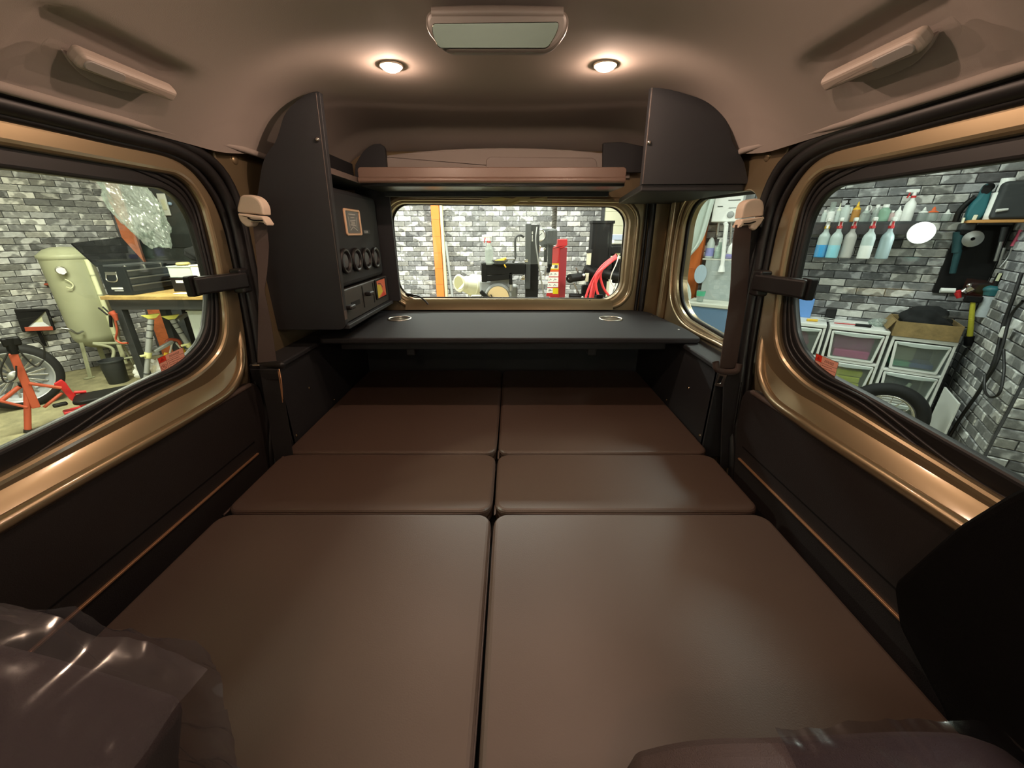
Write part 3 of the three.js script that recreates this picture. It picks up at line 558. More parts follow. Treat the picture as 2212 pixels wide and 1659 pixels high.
// ---------- cables and tape at the tailgate window ----------
{
  const t = thing('heater_cable', 'thin black heater cable with a plug at the lower left of the back window', 'cable', [-0.376, 0.294, -1.735]);
  wpart(t, 'cable', [tube([[-0.468, 0.336, -1.775], [-0.421, 0.332, -1.755], [-0.389, 0.315, -1.735], [-0.366, 0.287, -1.73]], 0.0035, 30, 8), tube([[-0.416, 0.298, -1.735], [-0.399, 0.285, -1.732], [-0.366, 0.281, -1.73]], 0.0018, 20, 6)], M.rubber);
  wpart(t, 'grommet', [cyl(0.0095, 0.007, 0.012, -0.365, 0.282, -1.734)], M.black); wpart(t, 'plug', [bar([-0.485, 0.337, -1.779], [-0.451, 0.335, -1.776], 0.01, 0.012, 0.003)], M.black);
}
{
  const t = thing('heater_cable', 'short black heater cable with a grommet at the lower right of the back window', 'cable', [0.33, 0.305, -1.735]);
  wpart(t, 'cable', [tube([[0.353, 0.317, -1.75], [0.337, 0.302, -1.738], [0.314, 0.285, -1.73]], 0.003, 20, 8)], M.rubber);
  wpart(t, 'grommet', [cyl(0.010, 0.006, 0.012, 0.313, 0.28, -1.736)], M.black); wpart(t, 'plug', [bar([0.385, 0.329, -1.779], [0.414, 0.329, -1.777], 0.012, 0.014, 0.003)], M.black);
}
{
  const strip = (pts, w) => ribbon(pts, [0, 1, 0.2], w, 0.0012);
  single('masking_tape', 'crumpled yellowed masking tape along the top of the back window', 'tape', [
    strip([[-0.124, 0.719, -1.728], [-0.068, 0.726, -1.726], [-0.03, 0.722, -1.716], [0.008, 0.719, -1.724]], 0.016), strip([[-0.049, 0.709, -1.722], [-0.015, 0.711, -1.712], [0.026, 0.726, -1.722], [0.073, 0.728, -1.727]], 0.018), strip([[0.064, 0.719, -1.727], [0.111, 0.726, -1.726], [0.143, 0.729, -1.728]], 0.012),
    tube([[-0.052, 0.713, -1.716], [-0.026, 0.704, -1.708], [0.004, 0.708, -1.712], [0.03, 0.72, -1.72]], 0.007, 20, 6)], mat('#d6c689', 0.6, { transmission: 0.35, thickness: 0 }));
}

// ---------- the garage: walls of brick, floor, ceiling, lamps ----------
const GY = -0.95, GH = 2.95, PH = 54 * Math.PI / 180, E1 = [0.588, 0.809], E2 = [0.809, -0.588];
const brickMats = (() => {
  const W = 1024, d = new Uint8Array(W * W * 4);
  for (let y = 0; y < W; y++) for (let x = 0; x < W; x++) {
    const cx = Math.floor(x / 256), cy = Math.floor(y / 85.34), u = (x % 256) / 256, w = (y % 85.34) / 85.34, id = cx * 12 + cy;
    const e = Math.min(u * 3, (1 - u) * 3, w, 1 - w);
    let k = 0.53 + 0.09 * Math.sin(id * 12.9) + 0.07 * noise.noise(u * 5, w * 2, id * 3.7) + 0.05 * noise.noise(u * 22, w * 9, id * 1.3);
    const streak = noise.noise(u * 1.9 + id, w * 0.8, id * 5.1) + 0.3 * noise.noise(u * 6, w * 2.5, id * 2.2);
    k += 0.26 * sst(0.0, 0.34, streak + 0.24 * Math.sin(id * 7.3));
    k += (0.2 + 0.15 * Math.sin(id * 3.3)) * sst(0.18, 0.06, e) * sst(-0.25, 0.3, noise.noise(u * 6, w * 3, id + 9));
    k = clamp(k, 0.38, 0.95); const i = (y * W + x) * 4; d[i] = k * 255; d[i + 1] = k * 254; d[i + 2] = k * 252; d[i + 3] = 255;
  }
  const t = new THREE.DataTexture(d, W, W); t.colorSpace = THREE.SRGBColorSpace; t.magFilter = THREE.LinearFilter; t.minFilter = THREE.LinearMipmapLinearFilter; t.generateMipmaps = true; t.needsUpdate = true;
  return ['#ffffff', '#e2e2e4', '#c4c4c8', '#f2f0ec'].map((c) => new THREE.MeshStandardMaterial({ map: t, roughness: 0.9, color: S(c) }));
})();
const BH = 0.065, BL = 0.185, BJ = 0.0068;
function brickGeo(cell, w = BL - BJ, h = BH - BJ) {
  const cx = cell % 4, cy = Math.floor(cell / 4) % 12, c = 0.005, D = 0.012, u0 = cx / 4 + 0.004, u1 = (cx + w / (BL - BJ)) / 4 - 0.004, w0 = cy / 12 + 0.003, w1 = (cy + 1) / 12 - 0.003;
  const X = w / 2, Y = h / 2, P = [[-X + c, -Y + c, D], [X - c, -Y + c, D], [X - c, Y - c, D], [-X + c, Y - c, D], [-X, -Y, D - c], [X, -Y, D - c], [X, Y, D - c], [-X, Y, D - c], [-X, -Y, 0], [X, -Y, 0], [X, Y, 0], [-X, Y, 0]];
  const Q = [[0, 1, 2, 3]]; for (let i = 0; i < 4; i++) { const j = (i + 1) % 4; Q.push([4 + i, 4 + j, j, i], [8 + i, 8 + j, 4 + j, 4 + i]); }
  const pos = [], uv = []; for (const q of Q) for (const k of [0, 1, 2, 0, 2, 3]) { const p = P[q[k]]; pos.push(...p); uv.push(u0 + (u1 - u0) * (p[0] / w + 0.5), w0 + (w1 - w0) * (p[1] / h + 0.5)); }
  const g = new THREE.BufferGeometry(); g.setAttribute('position', new THREE.Float32BufferAttribute(pos, 3)); g.setAttribute('uv', new THREE.Float32BufferAttribute(uv, 2)); g.computeVertexNormals(); return g;
}
const brickFull = Array.from({ length: 40 }, (_, i) => brickGeo((i * 7) % 48)), brickHalf = Array.from({ length: 8 }, (_, i) => brickGeo((i * 5) % 48, BL / 2 - BJ));
const mortar = mat('#58585a', 0.95, { map: mottleTex });
camera.updateMatrixWorld(true); camera.updateProjectionMatrix();
const OPENINGS = [[-30, 340, 460, 985], [830, 425, 1375, 660], [1455, 405, 1640, 725], [1690, 330, 2240, 1110]];
function brickWall(name, P0, phi, width, y0 = GY, y1 = GY + GH) {
  const g = structGroup(name); g.position.set(P0[0], 0, -P0[1]); g.rotation.y = phi; g.updateMatrixWorld(true);
  part(g, 'wall_base', box(width, y1 - y0, 0.12, width / 2, (y0 + y1) / 2, -0.06), mortar);
  const list = [];
  const rows = Math.floor((y1 - y0) / BH);
  for (let r = 0; r < rows; r++) {
    const y = y0 + (r + 0.5) * BH; let u = 0, first = r % 2;
    while (u + BL / 2 <= width + 1e-6) {
      const half = first || u + BL > width + 1e-6; first = 0; const w = half ? BL / 2 : BL;
      const p = v3(u + w / 2, y, 0), q = g.localToWorld(p.clone()), zc = -q.clone().applyMatrix4(camera.matrixWorldInverse).z, s = q.clone().project(camera), px = (s.x + 1) * 1106, py = (1 - s.y) * 829.5;
      const seen = zc > 0 && OPENINGS.some(([a, b, c, d]) => px > a && px < c && py > b && py < d);
      list.push({ p, half, seen, zc, dz: rr(-0.002, 0.0025), k: Math.floor(rnd() * 40), m: Math.floor(rnd() * 4) });
      u += w;
    }
  }
  const top = list.filter((b) => b.seen).sort((a, b) => a.zc - b.zc).slice(0, 300), own = new Set(top);
  for (const b of top) { const m = shadowed(new THREE.Mesh(b.half ? brickHalf[b.k % 8] : brickFull[b.k], brickMats[b.m])); m.name = 'brick'; m.position.copy(b.p); m.position.z = b.dz; g.add(m); }
  const rest = list.filter((b) => !own.has(b)), D = new THREE.Object3D();
  for (let k = 0; k < 7; k++) {
    const half = k === 6, set = rest.filter((b) => b.half === half && (half || b.k % 6 === k)); if (!set.length) continue;
    const im = new THREE.InstancedMesh(half ? brickHalf[k] : brickFull[k], brickMats[k % 4], set.length);
    set.forEach((b, i) => { D.position.set(b.p.x, b.p.y, b.dz); D.updateMatrix(); im.setMatrixAt(i, D.matrix); });
    im.name = 'brick_field'; im.userData.kind = 'stuff'; shadowed(im); g.add(im);
  }
  return g;
}
const along = (P, d, s) => [P[0] + d[0] * s, P[1] + d[1] * s];
const LW0 = [-5.33 - 0.588 * 4, 4.3 - 0.809 * 4], LWE = 4.95;                 // left wall from front to its far end
brickWall('wall_left', LW0, PH, LWE);
const RWC = [3.63, 2.99], RW0 = along(RWC, E2, -2.05), RW2 = along(RWC, E1, -1.14);
brickWall('wall_right', RW0, -36 * Math.PI / 180, 2.05);
brickWall('wall_right', RWC, PH + Math.PI, 1.14);
brickWall('wall_right', RW2, -36 * Math.PI / 180, 1.6);
brickWall('wall_back', [-2.3, 5.7], 0, 3.56);
// dark panel wall at the rear left, white siding at the rear right, plain walls out of sight
{
  const w = structGroup('wall_back');
  part(w, 'wall_panel', box(2.6, GH, 0.06, -3.55, GY + GH / 2, -5.33), mat('#4a4e4e', 0.75, { map: mottleTex }));
  part(w, 'wall_rail', box(2.6, 0.16, 0.02, -3.55, 0.50, -5.295), mat('#303334', 0.75));
}
{
  const w = structGroup('wall_back');
  part(w, 'wall_base', box(2.6, GH, 0.06, 2.56, GY + GH / 2, -5.76), M.cream);
  for (let i = 0; i < 16; i++) part(w, 'siding_board', box(2.6, 0.179, 0.02, 2.56, GY + 0.09 + i * 0.1815, -5.72, 0.004), M.cream);
}
struct('wall_front', [box(16, GH, 0.1, -0.8, GY + GH / 2, 4.05)], mat('#b8b8b2', 0.8));
struct('wall_right', [box(0.1, GH, 6, 5.4, GY + GH / 2, 1.4), box(0.1, GH, 3, 3.9, GY + GH / 2, -4.6)], mat('#a5a5a0', 0.8));
struct('wall_left', [box(0.1, GH, 6, -7.9, GY + GH / 2, 1.5)], mat('#a5a5a0', 0.8));
struct('ceiling', [box(16, 0.1, 10.6, -0.8, GY + GH + 0.05, -0.9)], mat('#d8d8d4', 0.9));
struct('floor', [box(16, 0.1, 10.6, -0.8, GY - 0.05, -0.9)], mat('#aaa27e', 0.7, { map: mottleTex, bumpMap: grainTex, bumpScale: 0.0005 }));
const panelMat = new THREE.MeshStandardMaterial({ color: 0xffffff, roughness: 0.6, emissive: PANEL_COLOR, emissiveIntensity: 6 });
function ceilingLamp(x, f, turn, nits, label) {
  const t = thing('ceiling_light', label, 'lamp', [x, GY + GH - 0.06, -f], turn, 'garage ceiling lights');
  part(t, 'housing', box(1.26, 0.05, 0.30, 0, 0.03, 0, 0.01), M.white);
  part(t, 'lamp_panel', box(1.2, 0.012, 0.25, 0, 0.0, 0, 0.003), panelMat);
  const l = new THREE.RectAreaLight(PANEL_COLOR, nits, 1.2, 0.25); l.position.set(x, GY + GH - 0.075, -f); l.rotation.set(-Math.PI / 2, 0, turn); l.castShadow = true; scene.add(l);
}
ceilingLamp(-3.4, 3.0, 0.6, PANEL_NITS * 2.3, 'long white ceiling light above the compressor tank');
ceilingLamp(-3.2, 0.6, 0.6, PANEL_NITS * 2, 'long white ceiling light left of the van');
ceilingLamp(-1.3, 4.4, 0, PANEL_NITS * 0.72, 'long white ceiling light behind the van, left one');
ceilingLamp(0.2, 4.3, 0, PANEL_NITS * 0.72, 'long white ceiling light behind the van, right one');
ceilingLamp(2.0, 2.4, -0.6, PANEL_NITS * 0.95, 'long white ceiling light above the plastic drawers');
ceilingLamp(2.3, 0.0, 0.9, PANEL_NITS * 1.1, 'long white ceiling light right of the van');
ceilingLamp(-0.5, -2.5, 0, PANEL_NITS * 3.6, 'long white ceiling light ahead of the windscreen');

// ---------- frames of the two oblique walls: (along the wall, up, out from the wall) ----------
const LEFT = { o: [-4.78, 5.05], phi: PH }, RIGHT = { o: RWC, phi: -36 * Math.PI / 180 };
function fpos(F, u, y, w) { const c = Math.cos(F.phi), s = Math.sin(F.phi); return [F.o[0] + u * c + w * s, y, -(F.o[1] + u * s - w * c)]; }
function fthing(F, name, label, category, [u, y, w], group) { const t = thing(name, label, category, fpos(F, u, y, w), F.phi, group); t.userData2 = [u, y, w]; return t; }
function fpart(t, name, geos, m, label, parent) { const g = join(geos); const b = t.userData2; g.translate(-b[0], -b[1], -b[2]); return part(parent ?? t, name, g, m, label); }

// ---------- left of the van ----------
M.boxBlack = mat('#0b0b0c', 0.5, { specularIntensity: 0.4 });
{ // compressor tank
  const t = fthing(LEFT, 'compressor_tank', 'tall olive-grey air compressor tank standing on legs before the left brick wall', 'tank', [-0.58, GY, 0.40]);
  const cx = -0.585, cw = 0.40, at = (g) => g.translate(cx, 0, cw);
  fpart(t, 'tank_body', at(lathe([[0, -0.64], [0.08, -0.63], [0.16, -0.585], [0.195, -0.52], [0.2, -0.48], [0.203, 0.34], [0.215, 0.345], [0.215, 0.375], [0.2, 0.385], [0.15, 0.43], [0.08, 0.455], [0, 0.46]], 40)), M.tank);
  fpart(t, 'pipe', tube([[cx + 0.13, 0.33, cw + 0.175], [cx + 0.13, 0, cw + 0.175], [cx + 0.125, -0.5, cw + 0.17], [cx + 0.12, -0.85, cw + 0.165]], 0.022, 30, 12), M.tankLight);
  for (const y of [0.16, -0.05, -0.27, -0.5]) fpart(t, 'pipe_clamp', rod([cx + 0.13, y, cw + 0.175], [cx + 0.13, y + 0.012, cw + 0.175], 0.0255, 0.0255, 14), M.tank);
  const ga = fpart(t, 'gauge', [lathe([[0, 0], [0.042, 0], [0.042, 0.03], [0.036, 0.032], [0.034, 0.024], [0, 0.024]], 28).rotateX(Math.PI / 2).translate(-0.679, 0.234, 0.615)], M.chrome);
  fpart(t, 'dial', [lathe([[0, 0], [0.034, 0]], 24).rotateX(Math.PI / 2).scale(1, 1, 1).translate(-0.681, 0.235, 0.642)], M.white, null, ga);
  fpart(t, 'hook', [tube([[-0.674, 0.145, 0.610], [-0.650, 0.119, 0.620], [-0.634, 0.080, 0.620], [-0.657, 0.049, 0.620], [-0.689, 0.066, 0.620]], 0.006, 30, 8)], M.tankLight);
  fpart(t, 'drain_pipe', [tube([[-0.703, -0.410, 0.600], [-0.757, -0.411, 0.660], [-0.796, -0.360, 0.680], [-0.848, -0.338, 0.660]], 0.012, 24, 8)], M.steel);
  for (const a of [0.5, 2.6, 4.7]) fpart(t, 'leg', [bar([cx + 0.17 * Math.cos(a), -0.5, cw + 0.17 * Math.sin(a)], [cx + 0.23 * Math.cos(a), GY, cw + 0.23 * Math.sin(a)], 0.045, 0.012, 0.003), bar([cx + 0.2 * Math.cos(a), GY + 0.008, cw + 0.2 * Math.sin(a)], [cx + 0.28 * Math.cos(a), GY + 0.008, cw + 0.28 * Math.sin(a)], 0.05, 0.012, 0.002)], M.tank);
  for (const s of [-1, 1]) fpart(t, 'guard_rail', [tube([[-0.675, -0.536, 0.700], [cx + 0.13 + s * 0.09, -0.62, cw + 0.33], [cx + 0.13 + s * 0.13, -0.75, cw + 0.36], [cx + 0.13 + s * 0.19, GY + 0.02, cw + 0.38]], 0.016, 30, 10)], M.tank);
  fpart(t, 'guard_bar', [rod([cx + 0.03, -0.75, cw + 0.355], [cx + 0.25, -0.75, cw + 0.355], 0.012)], M.tank);
}
single('orange_post', 'orange timber post at the end of the left brick wall, behind the tool box', 'post', (() => { const g = box(0.13, GH, 0.13, 0, GY + GH / 2, 0, 0.004); g.rotateY(PH - 0.35); const p = fpos(LEFT, 0.06, 0, 0.03); return g.translate(p[0], 0, p[2]); })(), mat('#c2642f', 0.6, { map: mottleTex }));
{ // bench in front of the dark wall
  const t = thing('work_bench', 'work bench with a pale wooden top and dark frame at the left', 'bench', [-3.2, GY, -4.05]);
  const cols = ['#c9a563', '#c4a05e', '#ceab6a', '#c7a260'];
  for (let i = 0; i < 4; i++) wpart(t, 'plank', [box(1.7, 0.034, 0.148, -3.125, 0.011, -(3.825 + i * 0.15), 0.003)], mat(cols[i], 0.6, { map: mottleTex }));
  wpart(t, 'apron', [box(1.64, 0.10, 0.03, -3.12, -0.058, -3.80, 0.003)], M.darkGrey);
  for (const x of [-3.88, -2.35]) for (const f of [3.82, 4.3]) wpart(t, 'leg', [box(0.07, 0.85, 0.07, x, -0.525, -f, 0.004)], M.darkGrey);
}
{ // tool box
  const t = thing('tool_box', 'open black steel tool box with drawers on the wooden bench', 'tool box', [-3.815, 0.029, -4.05]);
  wpart(t, 'case', [box(0.245, 0.265, 0.50, -3.815, 0.163, -4.05, 0.006)], M.boxBlack);
  for (const y of [0.245, 0.175, 0.105]) { const d = wpart(t, 'drawer', [box(0.008, 0.058, 0.46, -3.689, y - 0.01, -4.05, 0.003)], M.blackPlastic); wpart(d, 'drawer_pull', [box(0.010, 0.012, 0.46, -3.686, y + 0.012, -4.05, 0.003)], M.steel, 'bare metal strip'); }
  const h = wpart(t, 'handle', [tube([[-3.875, 0.225, -3.795], [-3.878, 0.18, -3.785], [-3.86, 0.165, -3.78], [-3.79, 0.165, -3.78], [-3.775, 0.18, -3.785], [-3.778, 0.225, -3.795]], 0.006, 40, 8), box(0.11, 0.03, 0.01, -3.826, 0.235, -3.797, 0.004)], M.chrome);
  wpart(t, 'name_plate', [box(0.11, 0.018, 0.004, -3.82, 0.095, -3.798, 0.001), box(0.085, 0.007, 0.004, -3.81, 0.073, -3.798, 0.001)], M.whiteMatte);
    wpart(t, 'lid', [quadSlab([[-4.089, 0.508, -3.8], [-4.084, 0.555, -4.3], [-3.935, 0.305, -4.3], [-3.935, 0.305, -3.8]], 0.018)], M.boxBlack);
  for (const [x, f] of [[-3.72, 3.84], [-3.70, 4.02], [-3.70, 4.22]]) wpart(t, 'clasp', [box(0.03, 0.04, 0.02, x, 0.285, -f, 0.004)], M.chrome);
  wpart(t, 'tray', [box(0.20, 0.02, 0.44, -3.815, 0.300, -4.05, 0.004)], M.darkGrey);
}
// things on the bench beside the tool box
function bin(name, label, cat, x, y, f, w, h, d, m, extra) {
  const t = thing(name, label, cat, [x, y, -f]);
  const o = rrect(-w / 2, -d / 2, w / 2, d / 2, 0.015), i = rrect(-w / 2 + 0.006, -d / 2 + 0.006, w / 2 - 0.006, d / 2 - 0.006, 0.012);
  const ring = rrect(-w / 2, -d / 2, w / 2, d / 2, 0.015); ring.holes.push(i);
  part(t, 'body', [ext(o, 0.005).rotateX(-Math.PI / 2), ext(ring, h).rotateX(-Math.PI / 2)], m);
  const rim = rrect(-w / 2 - 0.008, -d / 2 - 0.008, w / 2 + 0.008, d / 2 + 0.008, 0.018); rim.holes.push(rrect(-w / 2 + 0.004, -d / 2 + 0.004, w / 2 - 0.004, d / 2 - 0.004, 0.013));
  part(t, 'rim', [ext(rim, 0.010, 0.003).rotateX(-Math.PI / 2).translate(0, h - 0.008, 0)], m);
  if (extra) extra(t); return t;
}
bin('storage_bin', 'black plastic bin with a white label on the bench, under the clear bin', 'bin', -3.38, 0.029, 4.16, 0.26, 0.14, 0.2, M.blackPlastic, (t) => part(t, 'label', box(0.11, 0.026, 0.003, -0.02, 0.1, 0.101), M.whiteMatte, 'white label'));
bin('storage_bin', 'clear plastic bin stacked on the black bin on the bench', 'bin', -3.385, 0.170, 4.16, 0.24, 0.11, 0.2, M.milky, (t) => part(t, 'contents', box(0.2, 0.05, 0.16, 0, 0.035, 0, 0.02), M.grey));
bin('storage_bin', 'white tilted tray on the bench beside the clear bin', 'bin', -3.13, 0.175, 4.1, 0.2, 0.12, 0.18, M.white);
single('storage_bin', 'grey metal-fronted bin on the bench under the white tray', 'bin', [box(0.2, 0.14, 0.18, -3.13, 0.101, -4.1, 0.01), box(0.12, 0.03, 0.01, -3.13, 0.13, -4.005, 0.003)], M.midGrey);
single('black_bag', 'limp black bag behind the clear bin on the bench', 'bag', (() => { const g = new THREE.SphereGeometry(1, 32, 20); const p = g.attributes.position; for (let i = 0; i < p.count; i++) { const a = noise.noise(p.getX(i) * 2, p.getY(i) * 2, p.getZ(i) * 2 + 4) * 0.25 + 1; p.setXYZ(i, p.getX(i) * a, p.getY(i) * a, p.getZ(i) * a); } g.scale(0.20, 0.085, 0.09).rotateZ(-0.12).translate(-3.36, 0.375, -4.42); g.computeVertexNormals(); return [g]; })(), M.blackCloth);
single('bench_shelf', 'dark narrow shelf on the dark wall behind the bench', 'shelf', [box(1.3, 0.26, 0.12, -3.35, 0.155, -4.50, 0.004), box(1.3, 0.02, 0.2, -3.35, 0.285, -4.5, 0.003)], M.darkGrey);
single('teal_cloth', 'folded teal cloth sticking up behind the white tray', 'cloth', [box(0.14, 0.05, 0.08, -3.1, 0.32, -4.5, 0.02)], mat('#6aa79c', 0.8));
single('tape_roll', 'pale tape roll lying on the clear bin', 'tape', [new THREE.TorusGeometry(0.045, 0.016, 10, 28).rotateX(Math.PI / 2).translate(-3.40, 0.298, -4.15)], mat('#cdbb78', 0.6));
single('paper', 'crumpled pale paper on the wooden bench top', 'paper', [box(0.24, 0.004, 0.1, -3.25, 0.032, -3.93, 0.001), box(0.10, 0.02, 0.07, -3.06, 0.04, -3.9, 0.008)], M.whiteMatte);
{ // switch plate on the dark wall
  const t = thing('wall_switch', 'white oblong switch plate on the dark grey wall', 'switch', [-4.351, 0.923, -5.29]);
  wpart(t, 'plate', [box(0.10, 0.25, 0.02, -4.343, 0.922, -5.28, 0.006)], M.white);
  wpart(t, 'rocker', [box(0.05, 0.12, 0.01, -4.33, 0.921, -5.265, 0.004)], M.cream);
  wpart(t, 'indicator', [new THREE.SphereGeometry(0.022, 16, 10).translate(-4.264, 0.933, -5.28)], mat('#9db6d6', 0.3), 'pale blue knob');
}
{ // crumpled plastic hanging from the post
  const g = new THREE.IcosahedronGeometry(1, 24), p = g.attributes.position;
  for (let i = 0; i < p.count; i++) { const x = p.getX(i), y = p.getY(i), z = p.getZ(i); const r = 1 + 0.25 * noise.noise(x * 1.7, y * 1.7, z * 1.7) - 0.22 * Math.abs(noise.noise(x * 5, y * 3, z * 5 + 3)) - 0.1 * Math.abs(noise.noise(x * 11, y * 8, z * 11)); p.setXYZ(i, x * r, y * r, z * r); }
  g.scale(0.235, 0.47, 0.16).rotateZ(0.42); g.computeVertexNormals(); g.translate(-4.068, 0.887, -4.55);
  single('plastic_sheet', 'crumpled bundle of clear plastic sheet hanging by the orange post', 'plastic sheet', [g], mat('#e6ece8', 0.14, { transmission: 0.82, thickness: 0 }));
}
{ // flood light leaning on the wall
  const t = fthing(LEFT, 'flood_light', 'square flood light with a black frame and red lower edge against the left brick wall', 'lamp', [-0.965, -0.45, 0.12]);
  const q = [[-1.078, -0.163, 0.120], [-0.842, -0.193, 0.120], [-0.854, -0.433, 0.120], [-1.094, -0.407, 0.120]];
  const fr = rpoly(q.map((p) => [p[0], p[1]]), 0.012), inn = q.map((p) => [-0.965 + (p[0] + 0.965) * 0.84, -0.30 + (p[1] + 0.30) * 0.82]);
  rpoly(inn, 0.006, fr);
  fpart(t, 'frame', [ext(fr, 0.06, 0.008).translate(0, 0, 0.08)], M.black);
  const c = [-0.965, -0.285], b = inn.map((p) => [c[0] + (p[0] - c[0]) * 0.5, c[1] + (p[1] - c[1]) * 0.35]);
  const nms = ['#c9c2a4', '#a9aaa6', '#d7dadd', '#b9b08c'];
  for (let i = 0; i < 4; i++) { const j = (i + 1) % 4, g = new THREE.BufferGeometry(), A = [...inn[i], 0.135], B = [...inn[j], 0.135], C = [...b[j], 0.118], D = [...b[i], 0.118]; g.setAttribute('position', new THREE.Float32BufferAttribute([...A, ...D, ...C, ...A, ...C, ...B], 3)); fpart(t, 'reflector', [g], mat(nms[i], 0.35, { metalness: 0.85 })); }
  fpart(t, 'emitter', [ext(rpoly(b, 0.004), 0.004).translate(0, 0, 0.115)], M.tankLight);
  fpart(t, 'lower_edge', [bar([q[3][0] + 0.025, q[3][1] + 0.028, 0.139], [q[2][0] - 0.018, q[2][1] + 0.028, 0.139], 0.012, 0.045, 0.003)], M.redOrange, 'red-orange band');
  fpart(t, 'bracket', [bar([q[0][0] - 0.01, q[0][1] - 0.1, 0.08], [q[1][0] + 0.02, q[1][1] - 0.1, 0.08], 0.02, 0.02, 0.003), bar([-0.98, -0.42, 0.08], [-0.98, -0.6, 0.06], 0.03, 0.03, 0.004)], M.black);
}
{ // alloy wheel
  const c = [-1.280, -0.648, 1.100], t = fthing(LEFT, 'spare_wheel', 'silver multi-spoke alloy wheel with a black tyre on the garage floor at the left', 'wheel', [c[0], GY, c[2]]);
  const R = Math.min(c[1] - GY, 0.31), at = (g) => g.rotateX(Math.PI / 2).translate(c[0], GY + R, c[2]);
  fpart(t, 'tyre', [at(lathe([[R * 0.76, -0.09], [R * 0.86, -0.10], [R * 0.97, -0.085], [R, -0.06], [R, 0.06], [R * 0.97, 0.085], [R * 0.86, 0.10], [R * 0.76, 0.09]], 56))], M.rubberMatte);
  fpart(t, 'rim', [at(lathe([[R * 0.05, -0.06], [R * 0.70, -0.06], [R * 0.77, -0.09], [R * 0.79, 0.09], [R * 0.775, 0.098], [R * 0.74, 0.085], [R * 0.70, 0.045], [R * 0.60, 0.03], [R * 0.58, -0.05], [R * 0.05, -0.055]], 56))], mat('#b9bcc0', 0.32, { metalness: 0.5 }));
  for (let k = 0; k < 10; k++) { const a = k * Math.PI / 5; for (const s of [-1, 1]) { const b = a + s * 0.16; fpart(t, 'spoke', [at(bar([0.05 * Math.cos(a), 0.02, 0.05 * Math.sin(a)], [R * 0.66 * Math.cos(b), 0.035, R * 0.66 * Math.sin(b)], 0.016, 0.02, 0.004))], M.steel); } }
  fpart(t, 'hub', [at(lathe([[0, 0.045], [0.045, 0.04], [0.06, 0.02], [0.06, -0.02], [0, -0.02]], 28))], M.steel);
}
{ // red stand in front of the wheel
  const w = 1.9, P = (px, py) => [px, py], t = fthing(LEFT, 'paddock_stand', 'red-orange steel stand with splayed legs in front of the alloy wheel', 'stand', [-1.35, GY, w]);
  const B = (name, a, b, r, m = M.redOrange) => fpart(t, name, [rod(a, b, r, r, 14)], m);
  B('leg', [-1.246, -0.564, 1.900], [-1.354, -0.941, 1.900], 0.021);
  B('leg_foot', [-1.350, -0.926, 1.900], [-1.358, -0.952, 1.900], 0.024, M.rubber);
  fpart(t, 'mast', [bar([-1.238, -0.290, 1.900], [-1.255, -0.762, 1.900], 0.05, 0.05, 0.008)], M.redOrange);
  B('leg', [-1.285, -0.564, 1.900], [-1.412, -0.654, 1.900], 0.016); B('brace', [-1.409, -0.641, 1.920], [-1.300, -0.739, 1.920], 0.010); B('brace', [-1.233, -0.548, 1.920], [-1.079, -0.639, 1.920], 0.013); B('leg', [-1.081, -0.699, 1.850], [-1.215, -0.790, 1.850], 0.012);
  fpart(t, 'foot_pad', [box(0.09, 0.03, 0.05, -1.122, -0.812, 1.800, 0.012)], M.rubber);
  fpart(t, 'grip', [rod([-1.218, -0.173, 1.900], [-1.233, -0.299, 1.900], 0.035, 0.03, 14), box(0.1, 0.07, 0.06, -1.218, -0.203, 1.900, 0.015)], M.black);
  fpart(t, 'clamp', [rod([-1.287, -0.560, 1.880], [-1.221, -0.569, 1.880], 0.02)], M.black);
  fpart(t, 'cable', [tube([[-1.210, -0.217, 1.920], [-1.124, -0.193, 1.900], [-1.071, -0.263, 1.900], [-1.095, -0.377, 1.900]], 0.006, 40, 6), tube([[-1.255, -0.269, 1.950], [-1.332, -0.401, 1.950], [-1.339, -0.499, 1.950], [-1.288, -0.484, 1.950], [-1.251, -0.385, 1.950]], 0.006, 40, 6), tube([[-1.203, -0.267, 1.950], [-1.175, -0.382, 1.950], [-1.152, -0.420, 1.950], [-1.104, -0.377, 1.950]], 0.006, 40, 6)], M.rubber);
}
{ // red lifting arm
  const t = fthing(LEFT, 'lifting_arm', 'red slotted steel arm lying between the stand and the black stool', 'jack', [-0.98, GY, 1.9]);
  const q = [[-1.108, -0.608, 1.850], [-1.055, -0.582, 1.850], [-1.038, -0.617, 1.850], [-1.026, -0.704, 1.850], [-0.972, -0.845, 1.850], [-0.913, -0.890, 1.850], [-0.940, -0.913, 1.850], [-1.005, -0.879, 1.850], [-1.059, -0.768, 1.850], [-1.082, -0.655, 1.850]];
  fpart(t, 'arm', [ext(rpoly(q.map((p) => [p[0], p[1]]), 0.008), 0.03, 0.006).translate(0, 0, 1.84), rod([-1.018, -0.718, 1.860], [-0.947, -0.733, 1.860], 0.014), rod([-1.025, -0.801, 1.840], [-0.913, -0.898, 1.840], 0.012)], M.red);
  fpart(t, 'base', [box(0.2, 0.03, 0.1, -1.026, -0.894, 1.800, 0.008)], M.red);
}
